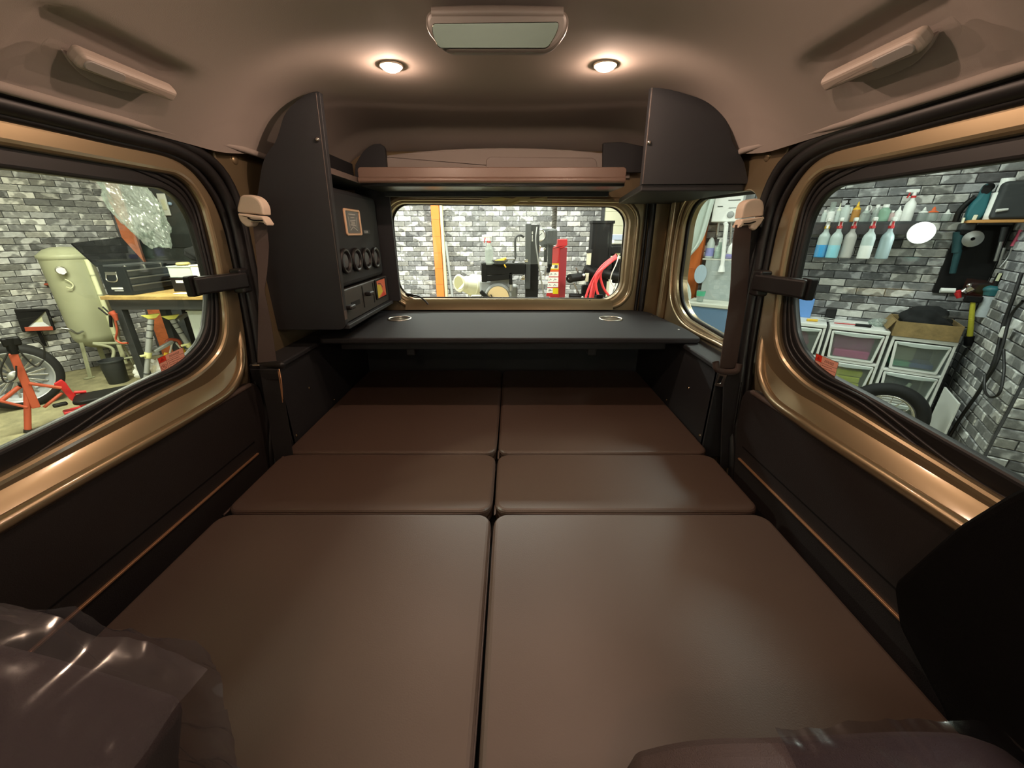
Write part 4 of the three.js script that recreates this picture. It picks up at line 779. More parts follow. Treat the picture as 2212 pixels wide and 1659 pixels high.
{ // stool
  const t = fthing(LEFT, 'workshop_stool', 'low stool with a thin black seat at the left window edge', 'stool', [-0.87, GY, 2.0]);
  const q = [[-1.048, -0.720, 2.050], [-0.940, -0.654, 2.050], [-0.734, -0.681, 2.050], [-0.845, -0.748, 2.050], [-0.998, -0.756, 2.050]];
  const y = -0.745; const c = [-0.86, 2.0];
  fpart(t, 'seat', [ext(rrect(-0.19, -0.13, 0.19, 0.13, 0.06), 0.035, 0.012).rotateX(-Math.PI / 2).rotateY(-0.2).translate(c[0], y - 0.03, c[1])], M.black);
  fpart(t, 'post', [rod([c[0], y, c[1]], [c[0], GY + 0.05, c[1]], 0.02)], M.chrome);
  for (let k = 0; k < 4; k++) { const a = k * Math.PI / 2 + 0.4; fpart(t, 'foot', [bar([c[0], GY + 0.06, c[1]], [c[0] + 0.2 * Math.cos(a), GY + 0.03, c[1] + 0.2 * Math.sin(a)], 0.03, 0.02, 0.005), new THREE.SphereGeometry(0.025, 12, 8).translate(c[0] + 0.2 * Math.cos(a), GY + 0.025, c[1] + 0.2 * Math.sin(a))], M.black); }
}
{ // telescopic ladder
  const w = 1.65, t = fthing(LEFT, 'folding_ladder', 'grey telescopic folding ladder with pale yellow joints below the bench', 'ladder', [-0.2, GY, w]);
  const seg = (name, a, b, r, m) => fpart(t, name, [rod(a, b, r, r, 16)], m);
  const poles = [[[-0.311, -0.213, 1.650], [-0.551, -0.939, 1.650]], [[-0.147, -0.241, 1.650], [-0.012, -0.841, 1.650]], [[0.088, -0.208, 1.500], [0.154, -0.429, 1.500]]];
  for (const [a, b] of poles) { const L = (k) => a.map((v, i) => v + (b[i] - v) * k);
    seg('rail', L(0), L(0.5), 0.026, M.grey); seg('rail', L(0.5), L(0.92), 0.022, M.grey); seg('rail', L(0.92), L(1.0), 0.018, M.tankLight);
    for (const k of [0.06, 0.14, 0.24, 0.5, 0.72]) seg('collar', L(k), L(k + 0.012), 0.0285, M.darkGrey);
    fpart(t, 'joint', [rod(L(0.44), L(0.52), 0.031, 0.028, 16), box(0.05, 0.02, 0.03, ...L(0.47).map((v, i) => v + [-0.04, 0, 0.01][i]), 0.006)], mat('#d6d59a', 0.5), 'pale yellow joint');
    fpart(t, 'cap', [ext(rpoly([[-0.075, 0.02], [0.075, 0.02], [0.03, -0.02], [-0.03, -0.02]], 0.006), 0.04, 0.004).translate(...L(-0.04).map((v, i) => v - [0, 0, 0.02][i]))], mat('#dedb6c', 0.5), 'yellow cap'); }
  for (const [a, b] of [[[-0.373, -0.539, 1.640], [-0.185, -0.487, 1.550]], [[-0.110, -0.259, 1.640], [0.101, -0.189, 1.500]], [[-0.074, -0.590, 1.640], [0.096, -0.557, 1.500]]]) fpart(t, 'rung', [bar(a, b, 0.045, 0.03, 0.006)], M.grey);
}
{ // yellow and red small steps
  const t = fthing(LEFT, 'step_stool', 'small step stool with yellow legs and a red top behind the ladder', 'step stool', [0.1, GY, 1.35]);
  fpart(t, 'top', [tube([[-0.210, -0.516, 1.400], [-0.172, -0.493, 1.400], [-0.101, -0.519, 1.400], [-0.089, -0.586, 1.400]], 0.018, 24, 10)], M.redOrange, 'red top bar');
  for (const [a, b] of [[[-0.230, -0.626, 1.400], [-0.368, -0.953, 1.400]], [[-0.094, -0.606, 1.400], [-0.037, -0.858, 1.400]], [[-0.077, -0.708, 1.400], [-0.011, -0.904, 1.350]]]) fpart(t, 'leg', [rod(a, b, 0.022)], M.yellow);
  for (const [a, b] of [[[-0.156, -0.528, 1.400], [-0.216, -0.662, 1.400]], [[-0.125, -0.535, 1.400], [-0.102, -0.604, 1.400]]]) fpart(t, 'strut', [rod(a, b, 0.009)], M.whiteMatte);
}
{ // grey crates under the bench
  bin('storage_crate', 'large pale grey plastic crate under the bench, behind the folding ladder', 'crate', -3.0, -0.50, 4.1, 0.62, 0.36, 0.4, M.milky, (t) => part(t, 'contents', [box(0.2, 0.16, 0.25, -0.16, 0.1, 0, 0.02), box(0.2, 0.1, 0.2, 0.12, 0.07, 0, 0.02)], M.grey));
  bin('storage_crate', 'grey plastic crate on the floor under the pale crate', 'crate', -2.98, GY, 4.05, 0.66, 0.42, 0.42, M.grey);
  bin('storage_crate', 'clear crate with red and green things beside the ladder', 'crate', -2.62, -0.58, 3.78, 0.34, 0.22, 0.3, M.milky, (t) => { part(t, 'contents', box(0.26, 0.02, 0.1, 0, 0.10, 0, 0.008), M.redOrange); });
}
single('black_board', 'black upright board leaning below the bench beside the compressor tank', 'board', [box(0.16, 0.86, 0.10, -3.48, -0.50, -4.18, 0.01)], M.black);
single('refuse_bin', 'dark bin standing on the floor behind the compressor tank', 'bin', (() => { const p = fpos(LEFT, -0.62, 0, 0.95); return [lathe([[0, 0], [0.085, 0], [0.10, 0.24], [0.107, 0.245], [0.107, 0.26], [0.098, 0.26], [0.082, 0.01], [0, 0.01]], 28).translate(p[0], GY, p[2])]; })(), M.darkGrey);
{ const p = fpos(LEFT, -0.36, 0, 1.25); single('plastic_bag', 'white crumpled plastic bag on the floor beside the ladder foot', 'bag', (() => { const g = new THREE.IcosahedronGeometry(1, 10), q = g.attributes.position; for (let i = 0; i < q.count; i++) { const k = 1 + 0.5 * noise.noise(q.getX(i) * 2.4, q.getY(i) * 2.4, q.getZ(i) * 2.4); q.setXYZ(i, q.getX(i) * k, Math.max(-0.6, q.getY(i) * k), q.getZ(i) * k); } g.scale(0.16, 0.15, 0.12); g.computeVertexNormals(); return [g.translate(p[0], GY + 0.09, p[2])]; })(), M.white); }
{ // red inspection lamp hung below the bench
  const t = thing('work_light', 'red-handled work light hanging below the bench end', 'lamp', [-3.882, -0.145, -3.72]);
  wpart(t, 'head', [rod([-3.885, -0.118, -3.72], [-3.869, -0.145, -3.72], 0.03, 0.022), rod([-3.865, -0.136, -3.72], [-3.862, -0.199, -3.72], 0.026, 0.016)], M.redOrange);
  wpart(t, 'bracket', [rod([-4.012, -0.081, -3.74], [-3.932, -0.145, -3.72], 0.007), rod([-3.968, -0.072, -3.74], [-3.901, -0.136, -3.72], 0.007), rod([-3.908, -0.154, -3.72], [-3.941, -0.264, -3.72], 0.013)], M.black);
  wpart(t, 'cord', [tube([[-3.876, -0.199, -3.72], [-3.898, -0.305, -3.72], [-3.941, -0.395, -3.72], [-3.902, -0.428, -3.72], [-3.838, -0.428, -3.72]], 0.009, 40, 8)], M.redOrange);
}
single('red_cord_plug', 'small red plug of a cord on the left brick wall', 'plug', (() => { const p = fpos(LEFT, ...[-0.762, 0.059, 0.030]); return [new THREE.SphereGeometry(0.03, 12, 8).scale(1, 0.5, 1).translate(...p)]; })(), M.redOrange);

// ---------- behind the van, seen through the back window ----------
{
  const t = thing('orange_post', 'bright orange squared timber post with a pale edge strip on the rear brick wall', 'post', [-1.02, GY, -5.6]);
  wpart(t, 'timber', [box(0.105, GH, 0.09, -1.02, GY + GH / 2, -5.60, 0.004)], mat('#e07a30', 0.6));
  wpart(t, 'edge_strip', [box(0.035, GH, 0.06, -0.945, GY + GH / 2, -5.62, 0.003)], mat('#efe6b4', 0.6), 'pale yellow strip');
  for (let i = 0; i < 9; i++) wpart(t, 'joint_line', [box(0.107, 0.005, 0.092, -1.02, -0.5 + i * 0.21, -5.60)], mat('#b85f24', 0.7));
}
single('steel_rod', 'thin grey rod leaning on the rear brick wall beside the orange post', 'rod', [rod([-0.881, 0.485, -5.45], [-0.8, -0.334, -5.3], 0.018)], M.grey);
// spray bottles: local shapes with the base at 0
function sprayBottle(name, label, at, turn, h, liquid, head, bodyM, group, level = 0.45, rw = 1) {
  const t = thing(name, label, 'spray bottle', at, turn, group), k = h / 0.27, r = 0.038 * k * rw;
  const prof = [[0, 0], [r * 0.9, 0], [r, 0.006 * k], [r, 0.125 * k], [r * 0.86, 0.145 * k], [r * 0.42, 0.168 * k], [r * 0.36, 0.185 * k], [r * 0.36, 0.19 * k], [0, 0.19 * k]];
  part(t, 'bottle', lathe(prof, 28), bodyM);
  if (liquid) part(t, 'liquid', lathe([[0, -0.0005], [r * 0.91, -0.0005], [r * 1.006, 0.005 * k], [r * 1.006, 0.125 * k * level * 1.2], [r * 0.9, 0.125 * k * level * 1.2]], 24), liquid);
  part(t, 'collar', cyl(r * 0.46, r * 0.46, 0.016 * k, 0, 0.186 * k, 0, 20), head);
  part(t, 'spray_head', [cyl(r * 0.38, r * 0.3, 0.03 * k, 0, 0.20 * k, 0, 16), box(0.075 * k, 0.026 * k, 0.024 * k, -0.010 * k, 0.24 * k, 0, 0.008 * k), box(0.016 * k, 0.02 * k, 0.02 * k, -0.052 * k, 0.24 * k, 0, 0.004 * k)], M.white);
  part(t, 'trigger', bar([-0.03 * k, 0.232 * k, 0], [-0.042 * k, 0.185 * k, 0], 0.012 * k, 0.009 * k, 0.003), head === M.red ? M.red : M.white);
  return t;
}
sprayBottle('spray_bottle', 'clear spray bottle with a red and white trigger head on the tyre changer arm', [-0.226, 0.299, -4], 0.1, 0.30, null, M.red, M.clearPlastic, undefined);
{ // tyre changer
  const t = thing('tyre_changer', 'black tyre changer with an upright column and a forked arm, seen through the back window', 'tyre changer', [0.18, GY, -4.1]);
  wpart(t, 'column', [box(0.13, 1.62, 0.12, 0.205, -0.14, -4.12, 0.006)], M.black);
  wpart(t, 'column_rail', [box(0.055, 0.62, 0.06, 0.158, 0.37, -4.03, 0.01)], M.darkGrey);
  wpart(t, 'column_plate', [box(0.05, 0.3, 0.05, 0.155, -0.20, -4.03, 0.01), box(0.06, 0.40, 0.08, 0.145, -0.35, -4.02, 0.012)], M.black);
  wpart(t, 'arm', [bar([-0.306, 0.255, -4], [0.13, 0.264, -4], 0.05, 0.11, 0.008), box(0.055, 0.19, 0.06, -0.279, 0.228, -4, 0.01)], M.black);
  wpart(t, 'lower_arm', [bar([-0.271, 0.165, -4], [-0.009, 0.188, -4], 0.05, 0.055, 0.008), box(0.035, 0.12, 0.05, -0.014, 0.17, -4, 0.006)], M.black);
  wpart(t, 'arm_end', [rod([-0.009, 0.129, -4], [-0.009, 0.046, -4], 0.018)], M.steel);
  wpart(t, 'hose_loop', [tube([[0.114, 0.558, -4.05], [0.072, 0.575, -4.02], [0.036, 0.55, -4], [0.032, 0.439, -4], [0.032, 0.37, -4], [0.009, 0.317, -4]], 0.011, 40, 8)], M.rubber);
  wpart(t, 'bolt', [new THREE.SphereGeometry(0.018, 12, 8).translate(0.116, 0.19, -3.98), box(0.04, 0.025, 0.04, 0.111, 0.168, -3.97, 0.005), rod([0.124, 0.339, -4], [0.156, 0.339, -4], 0.016)], M.chrome);
  wpart(t, 'print', [box(0.012, 0.025, 0.004, 0.2, 0.596, -4.045, 0.001), box(0.01, 0.035, 0.004, 0.2, 0.558, -4.045, 0.001), box(0.012, 0.02, 0.004, 0.201, 0.528, -4.045, 0.001)], M.whiteMatte, 'white lettering blocks');
  wpart(t, 'cable', [tube([[0.241, 0.65, -4], [0.23, 0.525, -3.99], [0.256, 0.353, -3.98], [0.309, 0.085, -3.98], [0.353, -0.101, -3.98]], 0.007, 40, 8)], M.steel, 'grey cable');
}
{
  const t = thing('air_tool', 'yellow air gun lying on the tyre changer arm with a yellow tag', 'air gun', [-0.096, 0.327, -3.98]);
  wpart(t, 'body', [rod([-0.165, 0.328, -3.97], [-0.055, 0.363, -3.97], 0.016, 0.013), rod([-0.128, 0.328, -3.97], [-0.073, 0.345, -3.97], 0.02)], M.yellow);
  wpart(t, 'barrel', [rod([-0.055, 0.358, -3.97], [0.027, 0.358, -3.97], 0.009)], M.steel);
  wpart(t, 'dish', [lathe([[0, -0.03], [0.055, -0.028], [0.06, 0.0], [0.085, 0.018], [0.08, 0.022], [0, 0.0]], 28).translate(-0.12, 0.322, -4)], M.black);
  wpart(t, 'tag', [bar([-0.077, 0.309, -3.93], [-0.059, 0.279, -3.93], 0.02, 0.012, 0.004)], M.yellow);
}
{
  const t = thing('pressure_unit', 'grey pressure unit with a round dial gauge beside the black column', 'gauge', [0.40, 0.45, -4.3]);
  wpart(t, 'body', [box(0.17, 0.19, 0.08, 0.358, 0.545, -4.36, 0.012)], M.midGrey);
  const g = wpart(t, 'gauge', [lathe([[0, 0], [0.062, 0], [0.062, 0.03], [0.052, 0.034], [0.05, 0.024], [0, 0.024]], 32).rotateX(Math.PI / 2).translate(0.291, 0.573, -4.31)], M.chrome);
  wpart(g, 'dial', [lathe([[0, 0], [0.048, 0]], 28).rotateX(Math.PI / 2).translate(0.289, 0.573, -4.283)], M.white);
  wpart(g, 'needle', [box(0.04, 0.006, 0.003, 0.01, 0, 0).rotateZ(0.7).translate(0.289, 0.573, -4.281)], M.black);
  wpart(t, 'cover', [box(0.085, 0.155, 0.09, 0.426, 0.555, -4.3, 0.02), box(0.06, 0.14, 0.07, 0.393, 0.555, -4.26, 0.015)], M.darkGrey);
  wpart(t, 'cylinder', [rod([0.404, 0.491, -4.3], [0.403, 0.258, -4.3], 0.026, 0.024), rod([0.357, 0.482, -4.32], [0.358, 0.304, -4.32], 0.018), rod([0.403, 0.258, -4.3], [0.39, 0.2, -4.3], 0.018)], M.black);
  wpart(t, 'valve', [new THREE.SphereGeometry(0.021, 14, 10).translate(0.294, 0.463, -4.32), new THREE.SphereGeometry(0.019, 14, 10).translate(0.349, 0.44, -4.32), rod([0.294, 0.463, -4.32], [0.286, 0.403, -4.32], 0.012)], M.chrome);
  wpart(t, 'fittings', [rod([0.368, 0.248, -4.3], [0.351, 0.162, -4.3], 0.014), rod([0.33, 0.181, -4.3], [0.4, 0.191, -4.3], 0.012)], M.steel);
  const cp = []; for (let i = 0; i <= 200; i++) { const a = i * 0.9, k = i / 200; cp.push([0.448 + 0.023 * Math.cos(a), 0.53 + k * 0.42, -4.42 + 0.023 * Math.sin(a)]); }
  wpart(t, 'coil_hose', [tube(cp, 0.006, 800, 6)], mat('#3b3428', 0.5));
}
{ // red post with stickers
  const t = thing('jack_post', 'red steel post with a row of white and yellow stickers behind the van', 'post', [0.50, GY, -4.4]);
  wpart(t, 'post', [facing(ext(rpoly([[0.425, GY], [0.575, GY], [0.515, 0.451], [0.435, 0.451]], 0.006), 0.11, 0.005), -4.51)], M.red);
  wpart(t, 'head', [facing(ext(rpoly([[0.434, 0.437], [0.539, 0.437], [0.597, 0.470], [0.594, 0.536], [0.495, 0.531], [0.483, 0.461]], 0.006), 0.10, 0.006), -4.5)], M.red);
  wpart(t, 'side_rail', [bar([0.558, 0.45, -4.43], [0.563, -0.18, -4.43], 0.03, 0.08, 0.004)], mat('#a3323c', 0.4));
  const cv = document.createElement('canvas'); cv.width = 128; cv.height = 512; const c = cv.getContext('2d');
  c.fillStyle = '#e8c622'; c.fillRect(4, 6, 120, 94); c.fillStyle = '#f4f0e0'; c.fillRect(10, 30, 110, 54); c.fillStyle = '#555'; c.fillRect(66, 34, 46, 44);
  c.fillStyle = '#e8622a'; c.fillRect(2, 108, 122, 22); c.fillStyle = '#f4f2ee'; c.fillRect(2, 132, 122, 72); c.fillRect(0, 216, 124, 74); c.fillRect(0, 300, 124, 70); c.fillRect(0, 384, 70, 76); c.fillStyle = '#f2d90e'; c.fillRect(68, 384, 58, 90);
  c.strokeStyle = '#333'; c.lineWidth = 5; for (const y of [168, 252, 336, 420]) { for (const x of [18, y < 400 ? 74 : 30]) { c.beginPath(); c.moveTo(x, y + 16); c.lineTo(x + 14, y - 12); c.lineTo(x + 22, y + 6); c.lineTo(x + 34, y - 2); c.stroke(); } }
  const tx = new THREE.CanvasTexture(cv); tx.colorSpace = THREE.SRGBColorSpace;
  c.globalCompositeOperation = 'destination-over'; c.fillStyle = '#c02428'; c.fillRect(0, 0, 128, 512);
  const A = [0.386, -0.07, -4.395], B = [0.522, -0.07, -4.395], C = [0.516, 0.289, -4.395], D = [0.42, 0.289, -4.395];
  const g = new THREE.BufferGeometry(); g.setAttribute('position', new THREE.Float32BufferAttribute([...A, ...B, ...C, ...A, ...C, ...D], 3)); g.setAttribute('uv', new THREE.Float32BufferAttribute([0, 0, 1, 0, 1, 1, 0, 0, 1, 1, 0, 1], 2)); g.computeVertexNormals();
  wpart(t, 'stickers', [g], new THREE.MeshStandardMaterial({ map: tx, roughness: 0.5 }));
}
{ // second machine, right
  const t = thing('bead_press', 'black machine with a tall square column and stubby rollers behind the red hoses', 'machine', [0.92, GY, -4.3]);
  wpart(t, 'column', [box(0.20, 1.75, 0.16, 0.945, -0.17, -4.42, 0.008), box(0.025, 0.6, 0.18, 1.045, 0.4, -4.42, 0.004), box(0.235, 0.03, 0.18, 0.955, 0.70, -4.42, 0.004)], M.black);
  wpart(t, 'arm', [rod([0.788, 0.22, -4.3], [1.174, 0.152, -4.3], 0.05, 0.045, 20), rod([0.774, 0.231, -4.28], [0.877, 0.183, -4.28], 0.06, 0.055, 20)], M.black);
  wpart(t, 'roller', [rod([0.618, 0.148, -4.2], [0.783, 0.162, -4.25], 0.043, 0.043, 24), lathe([[0.022, 0], [0.045, 0], [0.047, 0.012], [0.022, 0.012]], 24).rotateX(Math.PI / 2).translate(0.617, 0.149, -4.19)], M.black);
  wpart(t, 'lower_roller', [rod([0.619, -0.036, -4.2], [0.991, -0.058, -4.25], 0.028, 0.03, 20), box(0.16, 0.10, 0.1, 0.843, 0.014, -4.3, 0.02)], M.black);
  wpart(t, 'lever', [rod([0.674, 0.255, -4.22], [0.723, 0.176, -4.25], 0.009), rod([0.664, 0.093, -4.22], [0.725, -0.018, -4.25], 0.009)], M.steel);
  wpart(t, 'spindle', [rod([0.815, 0.405, -4.28], [0.815, 0.278, -4.28], 0.024, 0.024, 18), rod([0.795, 0.198, -4.22], [0.796, 0.112, -4.22], 0.022, 0.018, 18)], M.cream, 'pale spindle');
  wpart(t, 'cap', [rod([0.814, 0.428, -4.28], [0.816, 0.4, -4.28], 0.034, 0.03, 18)], M.darkGrey);
  wpart(t, 'motor', [rod([1.154, 0.331, -4.35], [1.163, 0.087, -4.35], 0.07, 0.06, 24), box(0.20, 0.12, 0.1, 1.112, 0.423, -4.4, 0.03), box(0.14, 0.1, 0.14, 1.052, 0.253, -4.42, 0.03)], M.black);
  wpart(t, 'knob', [new THREE.SphereGeometry(0.02, 12, 8).translate(1.025, 0.302, -4.28), new THREE.SphereGeometry(0.014, 12, 8).translate(0.755, 0.183, -4.18), new THREE.SphereGeometry(0.012, 12, 8).translate(0.756, -0.047, -4.18)], M.white);
}
{
  const t = thing('air_hoses', 'bunch of red air hoses hanging over the black machine', 'hose', [1.02, GY, -4.15]);
  const top = [[1.06, 0.385, -4.12]][0];
  const paths = [[[0.915, 0.28, -4.08], [0.827, 0.145, -4.06], [0.77, -0.018, -4.05], [0.738, -0.26, -4.05]], [[0.921, 0.268, -4.06], [0.844, 0.141, -4.05], [0.809, -0.015, -4.03], [0.817, -0.26, -4.05]], [[0.956, 0.292, -4.1], [0.878, 0.147, -4.08], [0.848, -0.022, -4.08], [0.857, -0.267, -4.08]], [[0.943, 0.279, -4.04], [0.853, 0.19, -4.02], [0.863, 0.071, -4.02], [0.911, -0.051, -4.02]], [[0.991, 0.324, -4.1], [0.915, 0.21, -4.1], [0.946, 0.079, -4.1], [1.017, -0.016, -4.1], [1.096, -0.074, -4.1]]];
  paths.forEach((p, i) => wpart(t, 'hose', [tube([[top[0], top[1] - 0.008 * i, top[2] + 0.006 * i], ...p], 0.0125, 60, 10)], mat('#d93a3e', 0.45)));
  wpart(t, 'coupling', [rod(top, [1.098, 0.393, -4.14], 0.02, 0.012)], M.brass);
  wpart(t, 'white_tube', [tube([[1.084, 0.382, -4.1], [1.055, 0.293, -4.08], [1.021, 0.202, -4.08], [1.022, 0.136, -4.1], [1.078, 0.058, -4.12], [1.094, 0, -4.12]], 0.006, 40, 8)], M.white);
}
{ // white appliance
  const t = thing('white_machine', 'white machine with a grey control panel at the far right of the back window', 'machine', [1.36, GY, -5.0]);
  wpart(t, 'panel', [box(0.36, 0.10, 0.30, 1.337, 0.528, -4.9, 0.012).translate(0.02, 0, 0)], M.white);
  wpart(t, 'display', [facing(ext(rrect(0, 0, 0.30, 0.055, 0.008), 0.01, 0.002), 0).translate(1.155, 0.52, -4.74)], mat('#aab4c8', 0.4));
  wpart(t, 'body', [box(0.4, 1.2, 0.3, 1.48, -0.32, -5.05, 0.02)], M.white);
  wpart(t, 'bracket', [box(0.1, 0.02, 0.03, 1.276, 0.436, -4.7, 0.004), bar([1.206, -0.117, -4.7], [1.251, 0.1, -4.7], 0.012, 0.012, 0.003), bar([1.328, -0.106, -4.7], [1.251, 0.1, -4.7], 0.012, 0.012, 0.003)], M.steel);
}
{ // pale duct
  const t = thing('exhaust_duct', 'cream exhaust duct with an open round mouth below the spray bottle', 'duct', [-0.45, 0.0, -4.3]);
  const a = [-0.562, 0.096, -4.2], b = [-0.283, 0.035, -4.45];
  wpart(t, 'duct', [rod([-0.531, 0.079, -4.26], [-0.43, 0.053, -4.35], 0.07, 0.12, 28), rod([-0.439, 0.054, -4.34], b, 0.125, 0.11, 28)], M.cream);
  wpart(t, 'mouth_ring', [new THREE.TorusGeometry(0.068, 0.013, 12, 36).scale(0.85, 1.15, 1).rotateY(-0.35).translate(...a), rod([a[0], a[1], a[2]], [-0.517, 0.077, -4.27], 0.066, 0.074, 28)], M.cream);
  wpart(t, 'mouth', [lathe([[0, 0], [0.062, 0]], 28).rotateX(Math.PI / 2).scale(0.85, 1.15, 1).rotateY(-0.35).translate(a[0], a[1], a[2] + 0.012)], mat('#b5b088', 0.8));
}
{
  const t = thing('grinder', 'grey bench machine with a round tan disc under the tyre changer arm', 'machine', [-0.12, -0.3, -4.15]);
  wpart(t, 'body', [bar([-0.27, 0.098, -4.1], [-0.019, 0.117, -4.1], 0.08, 0.09, 0.01), box(0.13, 0.13, 0.1, -0.27, 0.079, -4.1, 0.03), box(0.3, 0.25, 0.12, -0.09, -0.041, -4.2, 0.03)], M.grey);
  wpart(t, 'disc', [lathe([[0, 0], [0.105, 0], [0.11, 0.006], [0.11, 0.02], [0, 0.02]], 36).rotateX(Math.PI / 2).translate(-0.143, -0.019, -4)], mat('#cdb386', 0.7));
  wpart(t, 'guard', [new THREE.TorusGeometry(0.122, 0.018, 10, 40, Math.PI).rotateZ(0.1).translate(-0.143, -0.023, -4.02)], M.grey);
  wpart(t, 'handle', [bar([-0.318, 0.048, -3.95], [-0.208, -0.058, -3.95], 0.03, 0.04, 0.008), bar([-0.216, 0.015, -3.96], [-0.171, -0.079, -3.96], 0.014, 0.01, 0.003)], M.black);
  wpart(t, 'vise', [box(0.12, 0.08, 0.08, -0.362, -0.034, -4, 0.015)], M.steel);
}

// ---------- right of the van ----------
{ // shelf with bottles
  const t = fthing(RIGHT, 'wall_shelf', 'dark wall shelf carrying the row of bottles on the right brick wall', 'shelf', [-0.86, 0.6, 0.1]);
  fpart(t, 'board', [box(0.86, 0.02, 0.16, -0.92, 0.668, 0.15, 0.003)], M.darkGrey);
  fpart(t, 'fascia', [box(0.86, 0.075, 0.015, -0.92, 0.622, 0.225, 0.003)], mat('#3a3536', 0.6));
  for (const u of [-1.25, -0.7]) fpart(t, 'bracket', [bar([u, 0.65, 0.01], [u, 0.5, 0.01], 0.02, 0.012, 0.003), bar([u, 0.52, 0.012], [u, 0.65, 0.17], 0.02, 0.012, 0.003)], M.black);
  fpart(t, 'rail', [rod([-1.35, 0.555, 0.235], [-0.6, 0.555, 0.235], 0.008)], M.black);
}
const SY = 0.678;
function onShelf(label, u, h, r, build, group) { const t = fthing(RIGHT, 'bottle', label, 'bottle', [u, SY, 0.165], group); build(t, h, r); return t; }
const bodyProf = (h, r, n = 0.3) => [[0, 0], [r * 0.92, 0], [r, 0.005], [r, h * 0.72], [r * 0.8, h * 0.82], [r * n, h * 0.92], [r * n, h], [0, h]];
const squeeze = (bm, cm, h, r, kind) => (t) => {
  part(t, 'body', lathe(bodyProf(h, r, 0.5), 24), bm);
  if (kind === 'cone') part(t, 'nozzle', lathe([[r * 0.95, h * 0.8], [r * 0.9, h * 0.86], [r * 0.4, h * 0.98], [r * 0.12, h * 1.32], [0, h * 1.33]], 20), cm);
  if (kind === 'cap') part(t, 'cap', cyl(r * 0.55, r * 0.55, h * 0.2, 0, h * 0.94, 0, 20), cm);
  if (kind === 'tall') part(t, 'cap', cyl(r * 0.75, r * 0.75, h * 0.75, 0, h * 0.8, 0, 20), cm);
  if (kind === 'pump') part(t, 'pump', [cyl(r * 0.5, r * 0.4, h * 0.12, 0, h * 0.98, 0), cyl(r * 0.15, r * 0.15, h * 0.28, 0, h, 0), box(r * 1.6, h * 0.07, r * 0.5, -r * 0.4, h * 1.3, 0, 0.003)], cm);
  if (kind === 'loop') part(t, 'nozzle', [lathe([[r * 0.6, h * 0.8], [r * 0.35, h * 1.0], [r * 0.12, h * 1.4], [0, h * 1.42]], 18), tube([[0, h * 1.4, 0], [r * 0.6, h * 1.38, 0], [r * 0.75, h * 1.1, 0], [r * 0.5, h * 0.9, 0]], r * 0.09, 20, 6)], cm);
};
const shelfList = [
  ['small white-capped bottle at the left end of the wall shelf', -1.128, 0.716, 0.165, 0.085, 0.017, M.milky, M.white, 'cap'],
  ['white bottle with a tall clear cap, second from the left end of the shelf', -1.085, 0.715, 0.165, 0.10, 0.026, M.white, M.clearPlastic, 'tall'],
  ['slim bottle with a pointed cap between the white bottle and the flat-topped one', -1.039, 0.714, 0.165, 0.11, 0.015, M.milky, M.cream, 'cone'],
  ['cloudy bottle with a black pump head on the wall shelf', -0.994, 0.713, 0.165, 0.13, 0.032, M.milky, M.black, 'pump'],
  ['amber bottle with a yellow cone cap on the wall shelf', -0.926, 0.712, 0.165, 0.115, 0.028, M.amber, M.yellow, 'cone'],
  ['clear bottle with a looped white nozzle on the wall shelf', -0.865, 0.711, 0.165, 0.085, 0.034, M.clearPlastic, M.white, 'loop'],
  ['small white-capped clear bottle beside the green-liquid bottle', -0.803, 0.710, 0.165, 0.11, 0.022, M.clearPlastic, M.white, 'cap'],
  ['clear bottle of green liquid with a white cap on the wall shelf', -0.754, 0.709, 0.165, 0.11, 0.036, mat('#9fc4ac', 0.35, { transmission: 0.4, thickness: 0 }), M.white, 'cap'],
  ['little bottle with a white cap right of the green-liquid bottle', -0.705, 0.701, 0.165, 0.07, 0.018, mat('#b59a98', 0.5), M.white, 'cap'],
  ['white bottle with a pointed top left of the red-handled sprayer', -0.671, 0.700, 0.165, 0.085, 0.022, M.white, M.white, 'cone'],
  ['clear bottle with a thin white spout right of the red-handled sprayer', -0.531, 0.691, 0.165, 0.075, 0.030, M.clearPlastic, M.white, 'cone'],
  ['clear bottle with an orange cone cap on the wall shelf', -0.481, 0.691, 0.165, 0.075, 0.034, M.clearPlastic, mat('#e0602a', 0.5), 'cone'],
];
for (const [label, u, y, w, h, r, bm, cm, kind] of shelfList) onShelf(label, u, h, r, squeeze(bm, cm, h, r, kind));
{ const l = [-0.403, 0.677, 0.165]; const t = fthing(RIGHT, 'bottle', 'small clear bottle with a pointed spout at the right end of the shelf', 'bottle', [l[0], SY, 0.165]); squeeze(M.clearPlastic, M.white, 0.06, 0.026, 'cone')(t); }
{ const l = [-0.617, 0.706, 0.165]; sprayBottle('spray_bottle', 'white spray bottle with a red trigger standing on the wall shelf', fpos(RIGHT, l[0], SY, 0.165), RIGHT.phi + 0.3, 0.24, null, M.red, M.white, undefined); }
